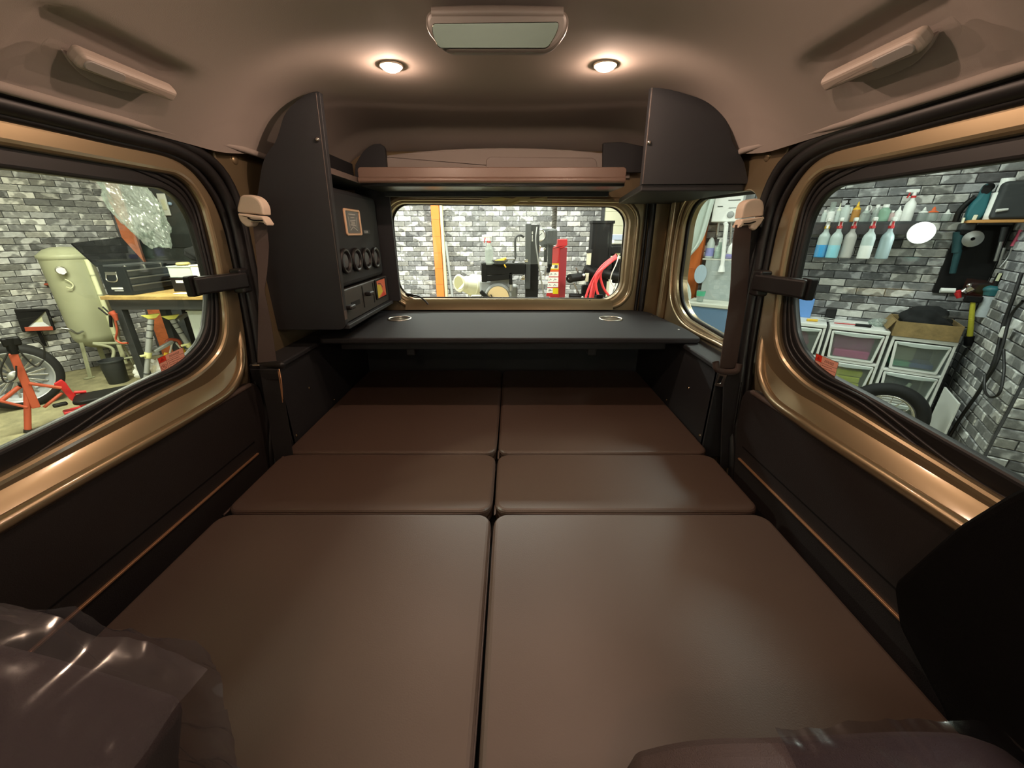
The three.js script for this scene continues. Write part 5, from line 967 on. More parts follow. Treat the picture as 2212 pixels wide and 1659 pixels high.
{ // five hanging spray bottles
  const blue1 = mat('#3f9bd8', 0.4), blue2 = mat('#8fd0e2', 0.4), soft = mat('#d5e2e0', 0.45, { transmission: 0.3, thickness: 0 }), soft2 = mat('#cfcbc6', 0.5, { transmission: 0.25, thickness: 0 });
  const cols = [['spray bottle half full of deep blue liquid, leftmost of the five hanging below the shelf', 1771, blue1, M.yellow, soft], ['spray bottle half full of pale blue liquid, second of the five hanging below the shelf', 1797, blue2, M.red, soft], ['greyish empty spray bottle, middle of the five hanging below the shelf', 1829, null, M.red, soft2], ['white-filled spray bottle, fourth of the five hanging below the shelf', 1866, M.white, M.red, soft], ['clear spray bottle, rightmost of the five hanging below the shelf', 1906, null, M.red, mat('#b9ccce', 0.4, { transmission: 0.4, thickness: 0 })]];
  const U = [[-1.087, 0.404, 0.270], [-1.009, 0.403, 0.270], [-0.920, 0.406, 0.270], [-0.810, 0.409, 0.270], [-0.698, 0.406, 0.270]];
  cols.forEach(([label, px, liq, col, bm], i) => sprayBottle('spray_bottle', label, fpos(RIGHT, U[i][0], 0.405, i % 2 ? 0.32 : 0.275), RIGHT.phi + 1.57, 0.325, liq, col, bm, 'spray bottles hanging below the shelf', 0.55, 0.88));
}
{ // glowing disc added to stand for a lamp reflected in the window glass
  const t = fthing(RIGHT, 'lamp_reflection_disc', 'round glowing white disc standing in for a reflection in the window glass, beside the hanging bottles', 'lamp', [-0.525, 0.597, 0.300]);
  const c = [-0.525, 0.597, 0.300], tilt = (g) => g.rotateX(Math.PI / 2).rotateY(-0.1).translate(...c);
  fpart(t, 'housing', [tilt(lathe([[0, -0.05], [0.05, -0.045], [0.074, -0.01], [0.077, 0.0], [0.073, 0.004], [0.070, 0], [0, 0]], 40)), rod([c[0], c[1], c[2] - 0.03], [c[0], c[1], 0.016], 0.015)], M.white);  // made-up housing and rod that carry the reflection disc
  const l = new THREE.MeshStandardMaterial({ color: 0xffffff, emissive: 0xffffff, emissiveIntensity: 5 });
  fpart(t, 'reflection_face', [tilt(lathe([[0, 0.008], [0.05, 0.006], [0.069, 0.0], [0, 0]], 40))], l);
  const L = new THREE.PointLight(0xffffff, 0.5, 0, 2); L.position.set(...fpos(RIGHT, c[0], c[1], c[2] + 0.06)); L.castShadow = true; scene.add(L);  // added light for the disc; no lamp hangs on this wall
}
{ // second shelf, upper right
  const t = fthing(RIGHT, 'wall_shelf', 'pale wooden wall shelf at the upper right above the hanging tools', 'shelf', [-0.15, 0.66, 0.15]);
  fpart(t, 'board', [box(0.55, 0.018, 0.18, -0.02, 0.672, 0.20, 0.002)], mat('#c08a4c', 0.6));
}
single('paper_roll', 'white paper roll standing on the pale wooden shelf', 'paper roll', (() => { const p = fpos(RIGHT, ...[-0.179, 0.697, 0.200]); return [lathe([[0.012, 0.002], [0.042, 0], [0.045, 0.004], [0.045, 0.17], [0.043, 0.174], [0.012, 0.172]], 28).translate(p[0], 0.682, p[2]), lathe([[0, 0.174], [0.034, 0.174], [0.034, 0.26], [0, 0.262]], 24).translate(p[0], 0.682, p[2])]; })(), M.white);
{ const c = [-0.108, 0.782, 0.200]; const t = fthing(RIGHT, 'tool_case', 'dark grey rounded case on the pale wooden shelf beside the paper roll', 'case', [c[0], 0.682, 0.2]);
  fpart(t, 'shell', [box(0.20, 0.24, 0.16, c[0] + 0.0, 0.80, 0.2, 0.025)], M.darkGrey); fpart(t, 'latch', [rod([-0.196, 0.738, 0.290], [-0.144, 0.745, 0.290], 0.010, 0.007)], M.whiteMatte, 'white latch'); }
// hanging power tools on a dark board
single('tool_board', 'black tool board fixed to the brick wall behind the power tools', 'board', (() => { const g = box(0.27, 0.50, 0.012, -0.16, 0.40, 0.024, 0.004); g.rotateY(RIGHT.phi); const p = fpos(RIGHT, 0, 0, 0); return [g.translate(p[0], 0, p[2])]; })(), M.black);
{
  const t = fthing(RIGHT, 'cordless_drill', 'teal cordless tool hanging high on the wall beside the paper roll', 'power tool', [-0.269, 0.791, 0.140]);
  const q = [[-0.227, 0.901, 0.140], [-0.264, 0.921, 0.140], [-0.274, 0.895, 0.140], [-0.278, 0.837, 0.140], [-0.301, 0.792, 0.140], [-0.306, 0.732, 0.140], [-0.297, 0.669, 0.140], [-0.253, 0.663, 0.140], [-0.219, 0.699, 0.140], [-0.215, 0.759, 0.140], [-0.224, 0.849, 0.140]];
  fpart(t, 'body', [ext(rpoly(q.map((p) => [p[0], p[1]]), 0.02), 0.08, 0.018).translate(0, 0, 0.10)], M.teal);
  fpart(t, 'chuck', [rod([-0.245, 0.896, 0.150], [-0.260, 0.870, 0.190], 0.03, 0.024)], M.black);
  fpart(t, 'battery', [box(0.08, 0.05, 0.09, -0.276, 0.638, 0.150, 0.012)], M.darkGrey);
  fpart(t, 'strap', [bar([-0.314, 0.662, 0.190], [-0.314, 0.699, 0.190], 0.012, 0.02, 0.003), bar([-0.263, 0.674, 0.190], [-0.260, 0.717, 0.190], 0.012, 0.02, 0.003)], M.cream, 'pale straps');
  fpart(t, 'handle', [tube([[-0.283, 0.838, 0.120], [-0.316, 0.794, 0.120], [-0.337, 0.739, 0.120], [-0.337, 0.677, 0.120]], 0.018, 30, 10)], M.black);
}
{
  const t = fthing(RIGHT, 'angle_grinder', 'dark teal angle grinder hanging with its guard below the drill', 'power tool', [-0.240, 0.543, 0.140]);
  fpart(t, 'body', [rod([-0.300, 0.606, 0.130], [-0.271, 0.461, 0.130], 0.032, 0.026), rod([-0.266, 0.478, 0.130], [-0.245, 0.311, 0.120], 0.022, 0.018)], mat('#1d4348', 0.5));
  fpart(t, 'disc', [lathe([[0.012, 0], [0.052, 0], [0.055, 0.006], [0.012, 0.01]], 30).rotateX(Math.PI / 2).rotateZ(0.2).translate(-0.225, 0.556, 0.170)], M.steel);
  fpart(t, 'head', [box(0.09, 0.05, 0.06, -0.255, 0.606, 0.140, 0.015)], M.black);
}
{
  const t = fthing(RIGHT, 'pliers', 'pliers with red and pink grips hanging at the right window edge', 'pliers', [-0.009, 0.576, 0.150]);
  fpart(t, 'grip', [tube([[-0.005, 0.618, 0.150], [-0.007, 0.570, 0.150], [-0.013, 0.509, 0.150]], 0.014, 20, 10)], mat('#b5405a', 0.5));
  fpart(t, 'grip', [tube([[0.003, 0.570, 0.160], [0.008, 0.534, 0.160], [0.020, 0.491, 0.160]], 0.013, 20, 10)], mat('#b06aa8', 0.5));
  fpart(t, 'jaw', [tube([[-0.013, 0.497, 0.150], [-0.011, 0.434, 0.150], [-0.029, 0.364, 0.150]], 0.007, 20, 8), tube([[0.024, 0.485, 0.160], [0.062, 0.425, 0.160], [0.068, 0.325, 0.160]], 0.008, 20, 8), box(0.03, 0.05, 0.012, 0.062, 0.318, 0.160, 0.003)], M.steel);
}
{
  const t = fthing(RIGHT, 'drill_bits', 'pair of bright steel rods hanging on the dark tool board', 'tool', [-0.066, 0.457, 0.140]);
  fpart(t, 'shaft', [rod([-0.075, 0.557, 0.140], [-0.062, 0.407, 0.140], 0.012, 0.010)], M.steel); fpart(t, 'shaft', [rod([-0.049, 0.499, 0.150], [-0.039, 0.383, 0.150], 0.009, 0.008)], M.steel); fpart(t, 'sleeve', [rod([-0.085, 0.636, 0.140], [-0.074, 0.539, 0.140], 0.018, 0.015)], M.darkGrey);
}
{
  const t = fthing(RIGHT, 'sander', 'teal-topped tool with a grey canister hanging by the corner', 'power tool', [-0.008, 0.098, 0.180]);
  fpart(t, 'canister', [rod([-0.015, 0.165, 0.180], [-0.013, 0.015, 0.180], 0.042, 0.044, 28)], mat('#b9c0c6', 0.5));
  fpart(t, 'head', [new THREE.SphereGeometry(0.055, 24, 16).scale(1, 0.6, 0.9).translate(-0.018, 0.211, 0.180), rod([-0.016, 0.205, 0.180], [-0.015, 0.172, 0.180], 0.05, 0.045, 24)], M.teal);
  fpart(t, 'grip', [rod([-0.017, 0.231, 0.180], [-0.016, 0.328, 0.180], 0.026, 0.022)], M.black);
  fpart(t, 'strip', [bar([-0.031, 0.275, 0.210], [-0.029, 0.330, 0.210], 0.008, 0.016, 0.002)], M.tankLight);
}
{
  const t = fthing(RIGHT, 'spray_gun', 'paint spray gun with a white handle and red hose hanging at the corner', 'spray gun', [-0.165, 0.197, 0.160]);
  fpart(t, 'handle', [rod([-0.282, 0.184, 0.160], [-0.204, 0.187, 0.160], 0.019, 0.019, 20)], M.white);
  fpart(t, 'valve', [rod([-0.202, 0.180, 0.160], [-0.159, 0.191, 0.160], 0.010), rod([-0.188, 0.175, 0.160], [-0.169, 0.136, 0.170], 0.02, 0.014)], M.red);
  fpart(t, 'head', [rod([-0.160, 0.180, 0.160], [-0.144, 0.206, 0.160], 0.024, 0.018), rod([-0.145, 0.186, 0.170], [-0.125, 0.215, 0.170], 0.02, 0.03), new THREE.SphereGeometry(0.016, 14, 10).translate(-0.145, 0.234, 0.170)], M.chrome);
  fpart(t, 'body', [box(0.13, 0.09, 0.07, -0.086, 0.215, 0.140, 0.025)], M.black);
}
{
  const t = fthing(RIGHT, 'hammer', 'hammer with a yellow handle hanging head-up in the corner above the box', 'hammer', [-0.064, -0.009, 0.200]);
  fpart(t, 'head', [box(0.09, 0.045, 0.045, -0.104, 0.139, 0.200, 0.008)], M.black);
  fpart(t, 'handle', [rod([-0.100, 0.126, 0.200], [-0.039, -0.133, 0.200], 0.014, 0.017, 14)], mat('#c2bb38', 0.5));
  fpart(t, 'grip', [rod([-0.041, -0.134, 0.200], [-0.025, -0.204, 0.200], 0.028, 0.026, 14)], M.black);
}
{ // cords down the return wall
  const RET = { o: RWC, phi: PH + Math.PI }, C = (label, pts, r = 0.008) => single('electric_lead', label, 'cord', [tube(pts.map((p) => fpos(RET, ...p)), r, 60, 8)], M.rubber);
  C('thick black cord running down the brick corner at the far right of the right window', [[0.616, 0.360, 0.050], [0.659, 0.221, 0.050], [0.684, 0.046, 0.045], [0.785, -0.178, 0.040], [0.779, -0.376, 0.040], [0.701, -0.596, 0.040], [0.634, -0.871, 0.040]], 0.010);
  C('thin black cord hanging beside the thick cord on the brick corner', [[0.879, 0.219, 0.070], [0.816, 0.125, 0.070], [0.890, -0.050, 0.070], [0.926, -0.177, 0.070], [0.879, -0.300, 0.065]]);
  C('black cord hanging in an open loop before the bricks at the right', [[0.996, -0.058, 0.090], [1.146, -0.178, 0.090], [1.199, -0.278, 0.090], [1.124, -0.328, 0.090], [1.005, -0.319, 0.090], [0.916, -0.246, 0.090]], 0.007);
  C('black cord falling from the hammer past the side of the corner drawer unit', [[0.320, -0.204, 0.060], [0.304, -0.273, 0.060], [0.302, -0.404, 0.060], [0.330, -0.568, 0.060], [0.358, -0.717, 0.060], [0.275, -0.918, 0.060]], 0.006);
  const t = fthing(RET, 'mains_plug', 'pale plug hanging among the black cords at the right', 'plug', [0.781, 0.010, 0.050]);
  fpart(t, 'body', [box(0.05, 0.07, 0.04, 0.781, 0.010, 0.050, 0.01)], M.whiteMatte); fpart(t, 'pin', [rod([0.764, 0.036, 0.050], [0.765, 0.072, 0.050], 0.006)], M.steel);
}
// drawer units
function drawerUnit(label, u0, u1, y1, fills) {
  const t = fthing(RIGHT, 'drawer_unit', label, 'drawer unit', [(u0 + u1) / 2, GY, 0.2]), D = 0.38, w = u1 - u0, uc = (u0 + u1) / 2, n = fills.length, h = (y1 - GY - 0.03) / n;
  fpart(t, 'frame', [box(w, 0.03, D, uc, y1 - 0.015, 0.01 + D / 2, 0.006), box(0.018, y1 - GY - 0.02, 0.03, u0 + 0.009, (y1 + GY) / 2, D - 0.01, 0.004), box(0.018, y1 - GY - 0.02, 0.03, u1 - 0.009, (y1 + GY) / 2, D - 0.01, 0.004)], M.white);
  fpart(t, 'shell', [box(0.006, y1 - GY - 0.02, D - 0.03, u0 + 0.006, (y1 + GY) / 2, D / 2), box(0.006, y1 - GY - 0.02, D - 0.03, u1 - 0.006, (y1 + GY) / 2, D / 2), box(w, y1 - GY - 0.02, 0.006, uc, (y1 + GY) / 2, 0.02)], M.shell);
  for (let i = 1; i <= n; i++) fpart(t, 'rail', [box(w, 0.022, 0.05, uc, y1 - 0.03 - h * i + 0.006, D - 0.02, 0.005)], M.white);
  fills.forEach((f, i) => {
    const yb = y1 - 0.03 - h * (i + 1) + 0.02, yt = yb + h - 0.03, x0 = u0 + 0.022, x1 = u1 - 0.022;
    const fr = rpoly([[x0, yt], [x1, yt], [x1 - 0.02, yb], [x0 + 0.02, yb]], 0.012); rpoly([[x0 + 0.012, yt - 0.004], [x1 - 0.012, yt - 0.004], [x1 - 0.032, yb + 0.014], [x0 + 0.032, yb + 0.014]], 0.012, fr);
    const d = fpart(t, 'drawer', [ext(fr, 0.02, 0.004).translate(0, 0, D - 0.008)], M.white);
    const pl = (name, g, m) => { const b = t.userData2; g.translate(-b[0], -b[1], -b[2]); return part(d, name, g, m); };
    pl('drawer_front', ext(rpoly([[x0 + 0.01, yt - 0.006], [x1 - 0.01, yt - 0.006], [x1 - 0.03, yb + 0.012], [x0 + 0.03, yb + 0.012]], 0.012), 0.004).translate(0, 0, D - 0.002), M.drawerFront);
    const lipTop = rpoly([[x0 + 0.012, yt - 0.003], [x1 - 0.012, yt - 0.003], [x1 - 0.02, yt - 0.022], [uc, yt - 0.036], [x0 + 0.02, yt - 0.022]], [0.004, 0.004, 0.01, 0.06, 0.01]);
    pl('handle_lip', ext(lipTop, 0.018, 0.004).translate(0, 0, D + 0.002), M.milky);
    if (f) f(pl, x0 + 0.03, x1 - 0.03, yb + 0.012, D - 0.05, h);
  });
  return t;
}
M.shell = mat('#eef2f0', 0.5, { transmission: 0.55, thickness: 0 });
M.drawerFront = mat('#e9efec', 0.15, { transmission: 0.93, thickness: 0 });
const fold = (m, k = 0.3, n = 3, wf = 0.85) => (pl, x0, x1, yb, zf, h) => { for (let i = 0; i < n; i++) pl('folded_cloth', box((x1 - x0) * wf, h * k / n * 0.95, zf - 0.08, (x0 + x1) / 2 - (i % 2) * 0.006, yb + h * k / n * (i + 0.5), 0.075 + zf / 2, 0.012), m); };
const lump = (m, c, r) => (pl, x0, x1, yb, zf, h) => { const g = new THREE.SphereGeometry(1, 20, 14); const p = g.attributes.position; for (let i = 0; i < p.count; i++) { const k = 1 + 0.25 * noise.noise(p.getX(i) * 2, p.getY(i) * 2, p.getZ(i) * 2 + c); p.setXYZ(i, p.getX(i) * k, p.getY(i) * k, p.getZ(i) * k); } g.scale((x1 - x0) * r, h * 0.3, 0.12); g.computeVertexNormals(); pl('bundled_cloth', g.translate(x0 + (x1 - x0) * c, yb + h * 0.3, zf - 0.10), m); };
const several = (...fs) => (...a) => fs.forEach((f) => f(...a));
const clutter = (cols) => (pl, x0, x1, yb, zf, h) => { cols.forEach((c, i) => pl('tool_part', rod([x0 + (x1 - x0) * (0.1 + 0.16 * i), yb + h * 0.18, zf - 0.05], [x0 + (x1 - x0) * (0.22 + 0.16 * i), yb + h * (0.15 + 0.25 * (i % 2)), zf - 0.1], 0.018, 0.012), c)); };
const yD = -0.13;
drawerUnit('white drawer unit with a pink cloth bundle on top, leftmost of the three', -1.27, -0.905, yD, [lump(M.pink, 0.55, 0.3), fold(M.grey, 0.3, 2), fold(M.whiteMatte, 0.3, 2)]);
drawerUnit('white drawer unit with pink and yellow folded cloths, middle of the three', -0.885, -0.505, yD, [several(fold(M.pink, 0.26, 1), (pl, x0, x1, yb, zf, h) => pl('cloth_stack', box((x1 - x0) * 0.95, h * 0.6, 0.1, (x0 + x1) / 2, yb + h * 0.35, zf - 0.09, 0.02), mat('#c763a2', 0.9))), fold(M.yellowCloth, 0.62, 3), fold(mat('#cdd06a', 0.9), 0.4, 2)]);
drawerUnit('white drawer unit in the corner under the cardboard box, rightmost of the three', -0.485, -0.125, -0.158, [several((pl, x0, x1, yb, zf, h) => { pl('green_box', box(0.12, h * 0.16, 0.2, x0 + 0.06, yb + h * 0.08, zf - 0.12, 0.004), mat('#7fd0ac', 0.6)); pl('beige_box', box(0.12, h * 0.4, 0.16, x0 + 0.07, yb + h * 0.38, zf - 0.14, 0.004), mat('#a9a48c', 0.7)); pl('blue_box', box(0.15, h * 0.16, 0.16, x1 - 0.08, yb + h * 0.08, zf - 0.1, 0.008), M.blueCloth); pl('dark_bag', box(0.24, h * 0.45, 0.1, x1 - 0.12, yb + h * 0.3, zf - 0.22, 0.03), mat('#2f3a48', 0.8)); }), several(clutter([M.grey, M.darkGrey, M.grey, M.cream, M.darkGrey]), (pl, x0, x1, yb, zf, h) => pl('dark_bag', box((x1 - x0) * 0.95, h * 0.55, 0.14, (x0 + x1) / 2, yb + h * 0.3, zf - 0.2, 0.03), mat('#1d2230', 0.8))), (pl, x0, x1, yb, zf, h) => pl('tape_roll', new THREE.TorusGeometry(0.034, 0.018, 12, 28).translate(x1 - 0.085, yb + 0.055, zf - 0.02), mat('#c79a58', 0.6))]);
single('white_board', 'pale board leaning in the corner right of the drawer units', 'board', (() => { const a = [-0.118, -0.503, 0.450], b = [-0.039, -0.543, 0.620]; const P = [fpos(RIGHT, -0.10, 0, 0.40), fpos(RIGHT, -0.10, 0, 0.78)]; return [bar([P[0][0], (GY - 0.50) / 2, P[0][2]], [P[1][0], (GY - 0.50) / 2, P[1][2]], 0.012, 0.45, 0.002)]; })(), M.whiteMatte);
{ // cardboard box with black cloth
  const t = fthing(RIGHT, 'cardboard_box', 'open cardboard box on top of the corner drawer unit', 'box', [-0.33, -0.155, 0.24]);
  const B = (g) => fpart(t, 'side', [g], M.cardboard);
  B(box(0.36, 0.115, 0.006, -0.315, -0.098, 0.40, 0.001)); B(box(0.36, 0.12, 0.006, -0.315, -0.095, 0.08, 0.001)); B(box(0.006, 0.118, 0.32, -0.495, -0.097, 0.24, 0.001)); B(box(0.006, 0.118, 0.32, -0.135, -0.097, 0.24, 0.001));
  fpart(t, 'bottom', [box(0.36, 0.006, 0.32, -0.315, -0.152, 0.24)], M.cardboard);
  fpart(t, 'flap', [bar([-0.501, -0.04, 0.24], [-0.535, -0.112, 0.24], 0.30, 0.005, 0.001)], M.cardboard);
}
single('black_cloth', 'black cloth heaped in the cardboard box', 'cloth', (() => { const g = new THREE.SphereGeometry(1, 36, 22), p = g.attributes.position; for (let i = 0; i < p.count; i++) { const k = 1 + 0.35 * noise.noise(p.getX(i) * 2.2, p.getY(i) * 2.2, p.getZ(i) * 2.2 + 1); p.setXYZ(i, p.getX(i) * k, p.getY(i) * k, p.getZ(i) * k); } g.scale(0.152, 0.125, 0.12).rotateZ(-0.12); g.computeVertexNormals(); g.rotateY(RIGHT.phi); const q = fpos(RIGHT, -0.31, -0.06, 0.24); return [g.translate(...q)]; })(), M.blackCloth);
// things on the middle drawer unit
single('blue_packet', 'pale blue packet standing on the drawer units at the window edge', 'packet', (() => { const g = box(0.16, 0.17, 0.03, 0, 0.085, 0, 0.006); g.rotateY(RIGHT.phi); const q = fpos(RIGHT, ...[-1.106, -0.173, 0.100]); return [g.translate(q[0], yD, q[2])]; })(), M.blueSoft);
single('phone_charger', 'small black holder standing on the drawer units', 'holder', (() => { const g = join([box(0.075, 0.1, 0.03, 0, 0.05, 0, 0.01).rotateX(-0.2), box(0.03, 0.02, 0.01, 0, 0.03, 0.03, 0.003)]); g.rotateY(RIGHT.phi); const q = fpos(RIGHT, ...[-0.888, -0.084, 0.120]); return [g.translate(q[0], yD, q[2])]; })(), M.black);
{
  const S2 = (label, a, b, r, m, m2, cut = 0.5) => { const t = fthing(RIGHT, 'screwdriver', label, 'screwdriver', [a[0], yD, a[2]]); const A = [a[0], yD + r, a[2]], B = [b[0], yD + r, b[2]], C = A.map((v, i) => v + (B[i] - v) * cut); fpart(t, 'handle', [rod(A, C, r, r * 0.85, 14)], m); fpart(t, 'blade', [rod(C, B, r * 0.35)], m2); };
  S2('red and white tool with a black grip lying on the drawer units', [-0.62, 0, 0.30], [-0.86, 0, 0.32], 0.013, M.black, M.red, 0.42);
  S2('yellow-handled screwdriver lying at the window edge on the drawer units', [-1.05, 0, 0.30], [-0.86, 0, 0.26], 0.012, M.yellow, M.steel, 0.4);
}
single('white_wire', 'loop of thin white wire lying across the drawer units', 'wire', [tube([[-1.02, 0.02, 0.22], [-0.9, 0.035, 0.25], [-0.8, 0.02, 0.24], [-0.66, 0.022, 0.26], [-0.60, 0.012, 0.3], [-0.72, 0.008, 0.2], [-0.95, 0.01, 0.18]].map(([u, y, w]) => fpos(RIGHT, u, yD + y, w)), 0.003, 60, 6, true)], M.white);
single('plastic_wrapper', 'crumpled clear wrapper lying beside the cardboard box', 'wrapper', (() => { const g = new THREE.IcosahedronGeometry(1, 8), p = g.attributes.position; for (let i = 0; i < p.count; i++) { const k = 1 - 0.5 * Math.abs(noise.noise(p.getX(i) * 3, p.getY(i) * 3, p.getZ(i) * 3)); p.setXYZ(i, p.getX(i) * k, p.getY(i) * k, p.getZ(i) * k); } g.scale(0.09, 0.035, 0.06); g.computeVertexNormals(); const q = fpos(RIGHT, -0.56, yD + 0.03, 0.18); return [g.translate(...q)]; })(), M.clearPlastic);
{ // wire-spoked wheel in front of the drawers
  const c = [-0.441, -0.934, 0.750], R = 0.255, cy = GY + R + 0.0;
  const t = fthing(RIGHT, 'motorcycle_wheel', 'black tyre with a wire-spoked rim standing before the drawer units', 'wheel', [c[0], GY, c[2]]);
  const at = (g) => g.rotateX(Math.PI / 2).translate(c[0], cy, c[2]);
  fpart(t, 'tyre', [new THREE.TorusGeometry(R - 0.045, 0.045, 16, 64).translate(c[0], cy, c[2])], M.rubberMatte);
  fpart(t, 'rim', [at(lathe([[R - 0.10, -0.03], [R - 0.082, -0.035], [R - 0.082, 0.035], [R - 0.10, 0.03], [R - 0.105, 0], [R - 0.10, -0.03]], 56))], M.chrome);
  fpart(t, 'hub', [at(lathe([[0, 0.05], [0.03, 0.05], [0.04, 0.03], [0.03, 0], [0.04, -0.03], [0.03, -0.05], [0, -0.05]], 24))], M.steel);
  for (let k = 0; k < 28; k++) { const a = k * Math.PI / 14, b = a + (k % 2 ? 0.35 : -0.35), z = k % 4 < 2 ? 0.03 : -0.03; fpart(t, 'spoke', [rod([c[0] + 0.035 * Math.cos(a), cy + 0.035 * Math.sin(a), c[2] + z], [c[0] + (R - 0.1) * Math.cos(b), cy + (R - 0.1) * Math.sin(b), c[2]], 0.0022, 0.0022, 6)], M.chrome); }
}
// ---------- seen through the quarter window ----------
{
  const t = fthing(RIGHT, 'water_heater', 'white wall-mounted water heater with a round dial, seen through the quarter window', 'water heater', [-1.890, 0.811, 0.150]);
  const a = [-1.984, 0.690, 0.220], b = [-1.747, 0.695, 0.220];
  fpart(t, 'case', [box(b[0] - a[0], 0.42, 0.16, (a[0] + b[0]) / 2, a[1] + 0.21, 0.14, 0.012)], M.white);
  fpart(t, 'dial', [lathe([[0, 0.012], [0.02, 0.012], [0.026, 0.008], [0.03, 0], [0, 0]], 24).rotateX(Math.PI / 2).translate(-1.826, 0.752, 0.220)], M.grey);
  fpart(t, 'marks', [box(0.10, 0.006, 0.003, -1.815, 0.875, 0.222), box(0.045, 0.007, 0.003, -1.924, 0.825, 0.222), box(0.06, 0.004, 0.003, -1.821, 0.810, 0.222)], M.darkGrey);
  for (const px of [1553, 1568, 1580]) { }
  fpart(t, 'pipe', [rod([-1.929, 0.692, 0.120], [-1.924, 0.575, 0.120], 0.012)], M.chrome); fpart(t, 'pipe', [rod([-1.821, 0.690, 0.120], [-1.770, 0.356, 0.120], 0.010)], M.chrome); fpart(t, 'spout', [rod([-1.840, 0.664, 0.250], [-1.808, 0.298, 0.250], 0.019, 0.017), rod([-1.810, 0.306, 0.250], [-1.807, 0.246, 0.250], 0.02, 0.032), rod([-1.840, 0.664, 0.250], [-1.872, 0.690, 0.150], 0.019)], M.white, 'white swivel spout');
}
{ // curtain and post
  const sc = fpos(RIGHT, -2.095, 0, 0.065);
  single('orange_post', 'orange timber post behind the white curtain, seen through the quarter window', 'post', (() => { const g = box(0.12, GH, 0.10, 0, GY + GH / 2, 0, 0.004); g.rotateY(RIGHT.phi); return [g.translate(sc[0], 0, sc[2])]; })(), mat('#d8702c', 0.6));
  const pos = fpos(RIGHT, -2.22, 0, 0.25);
  const g = grid(70, 40, (u, v) => { const y = GY + 0.05 + (GH - 0.35) * v, tie = Math.exp(-Math.pow((y - 0.27) / 0.16, 2)), wd = 0.52 * (1 - 0.5 * tie) * (0.75 + 0.25 * sst(0.2, 1.2, y)), x = -wd * 0.45 + wd * u - 0.03 * tie; return fpos(RIGHT, -2.27 + x + 0.02, y, 0.22 + 0.025 * Math.sin(u * 34 + 0.6 * Math.sin(y * 3)) * (0.6 + 0.4 * (1 - tie))); });
  const g2 = g.clone(); g2.translate(0.002, 0, -0.004);
  single('curtain', 'gathered translucent white curtain tied at its middle, seen through the quarter window', 'curtain', [g, g2], mat('#e6efe8', 0.9, { transmission: 0.4, thickness: 0, side: THREE.DoubleSide }));
  single('curtain_tie', 'thin orange tie round the white curtain', 'cord', [tube([[-2.42, 0.27, 0.255], [-2.3, 0.268, 0.265], [-2.18, 0.27, 0.255], [-2.08, 0.26, 0.18]].map((a) => fpos(RIGHT, ...a)), 0.006, 30, 8)], M.orange);
}
{ // sink
  const t = fthing(RIGHT, 'sink', 'pale sink counter with a blue front, seen through the quarter window', 'sink', [-1.85, GY, 0.35]);
  const a = [-2.023, -0.029, 0.500], b = [-1.656, -0.027, 0.500];
  fpart(t, 'counter', [box(0.72, 0.035, 0.36, a[0] + 0.35, a[1] - 0.018, 0.32, 0.008), box(0.5, 0.012, 0.14, -1.75, a[1] + 0.384, 0.15, 0.002)], mat('#c8c8ba', 0.5));
  fpart(t, 'front', [box(0.70, 0.42, 0.02, a[0] + 0.36, a[1] - 0.245, 0.48, 0.008)], mat('#5b7896', 0.6));
  fpart(t, 'splash_board', [box(0.60, 0.375, 0.01, a[0] + 0.36, a[1] + 0.188, 0.22, 0.002)], mat('#c3ccca', 0.4, { transmission: 0.45, thickness: 0 }));
  fpart(t, 'round_patch', [lathe([[0, 0], [0.075, 0]], 28).rotateX(Math.PI / 2).scale(0.75, 1.2, 1).translate(-1.992, 0.213, 0.230)], mat('#a3b4c0', 0.6));
}
{ const l = [[-1.957, 0.373, 0.160][0], 0.3625], t = fthing(RIGHT, 'detergent_bottle', 'violet-labelled detergent bottle with a clear dome top on the splash board', 'bottle', [l[0], l[1], 0.16]);
  part(t, 'body', lathe([[0, 0], [0.036, 0], [0.038, 0.01], [0.038, 0.1], [0.036, 0.11], [0.036, 0.14], [0.02, 0.175], [0.008, 0.19], [0, 0.192]], 24), M.milky); part(t, 'label', lathe([[0.0385, 0.02], [0.0385, 0.095]], 24), mat('#8d8fc8', 0.6)); }
{ const l = [[-1.874, 0.364, 0.170][0], 0.3625], t = fthing(RIGHT, 'detergent_bottle', 'pale green bottle with a white pump beside the violet-labelled one', 'bottle', [l[0], l[1], 0.17]);
  part(t, 'body', lathe([[0, 0], [0.034, 0], [0.036, 0.01], [0.036, 0.10], [0.015, 0.125], [0.015, 0.15], [0, 0.15]], 24), mat('#a9c4b4', 0.35, { transmission: 0.35, thickness: 0 })); part(t, 'pump', [cyl(0.016, 0.012, 0.03, 0, 0.15, 0), box(0.05, 0.012, 0.016, -0.01, 0.185, 0, 0.004)], M.white); }
{ const l = [[-1.766, 0.372, 0.170][0], 0.3625], t = fthing(RIGHT, 'detergent_bottle', 'white bottle with a violet base near the seat belt', 'bottle', [l[0], l[1], 0.17]);
  part(t, 'body', lathe([[0, 0.03], [0.034, 0.03], [0.036, 0.06], [0.03, 0.11], [0.014, 0.14], [0, 0.14]], 24), M.white); part(t, 'base', lathe([[0, 0], [0.04, 0], [0.042, 0.03], [0.034, 0.045], [0, 0.045]], 24), mat('#7f78b8', 0.6)); }
{ const l = [-1.922, -0.026, 0.420], t = fthing(RIGHT, 'plastic_cup', 'clear plastic cup with a green band on the sink counter', 'cup', [l[0], l[1], 0.42]);
  part(t, 'body', lathe([[0, 0.002], [0.030, 0.002], [0.040, 0.105], [0.038, 0.105], [0.028, 0.005], [0, 0.005]], 24), M.clearPlastic); part(t, 'band', lathe([[0.0355, 0.055], [0.0412, 0.10]], 24), mat('#4fb790', 0.5)); }

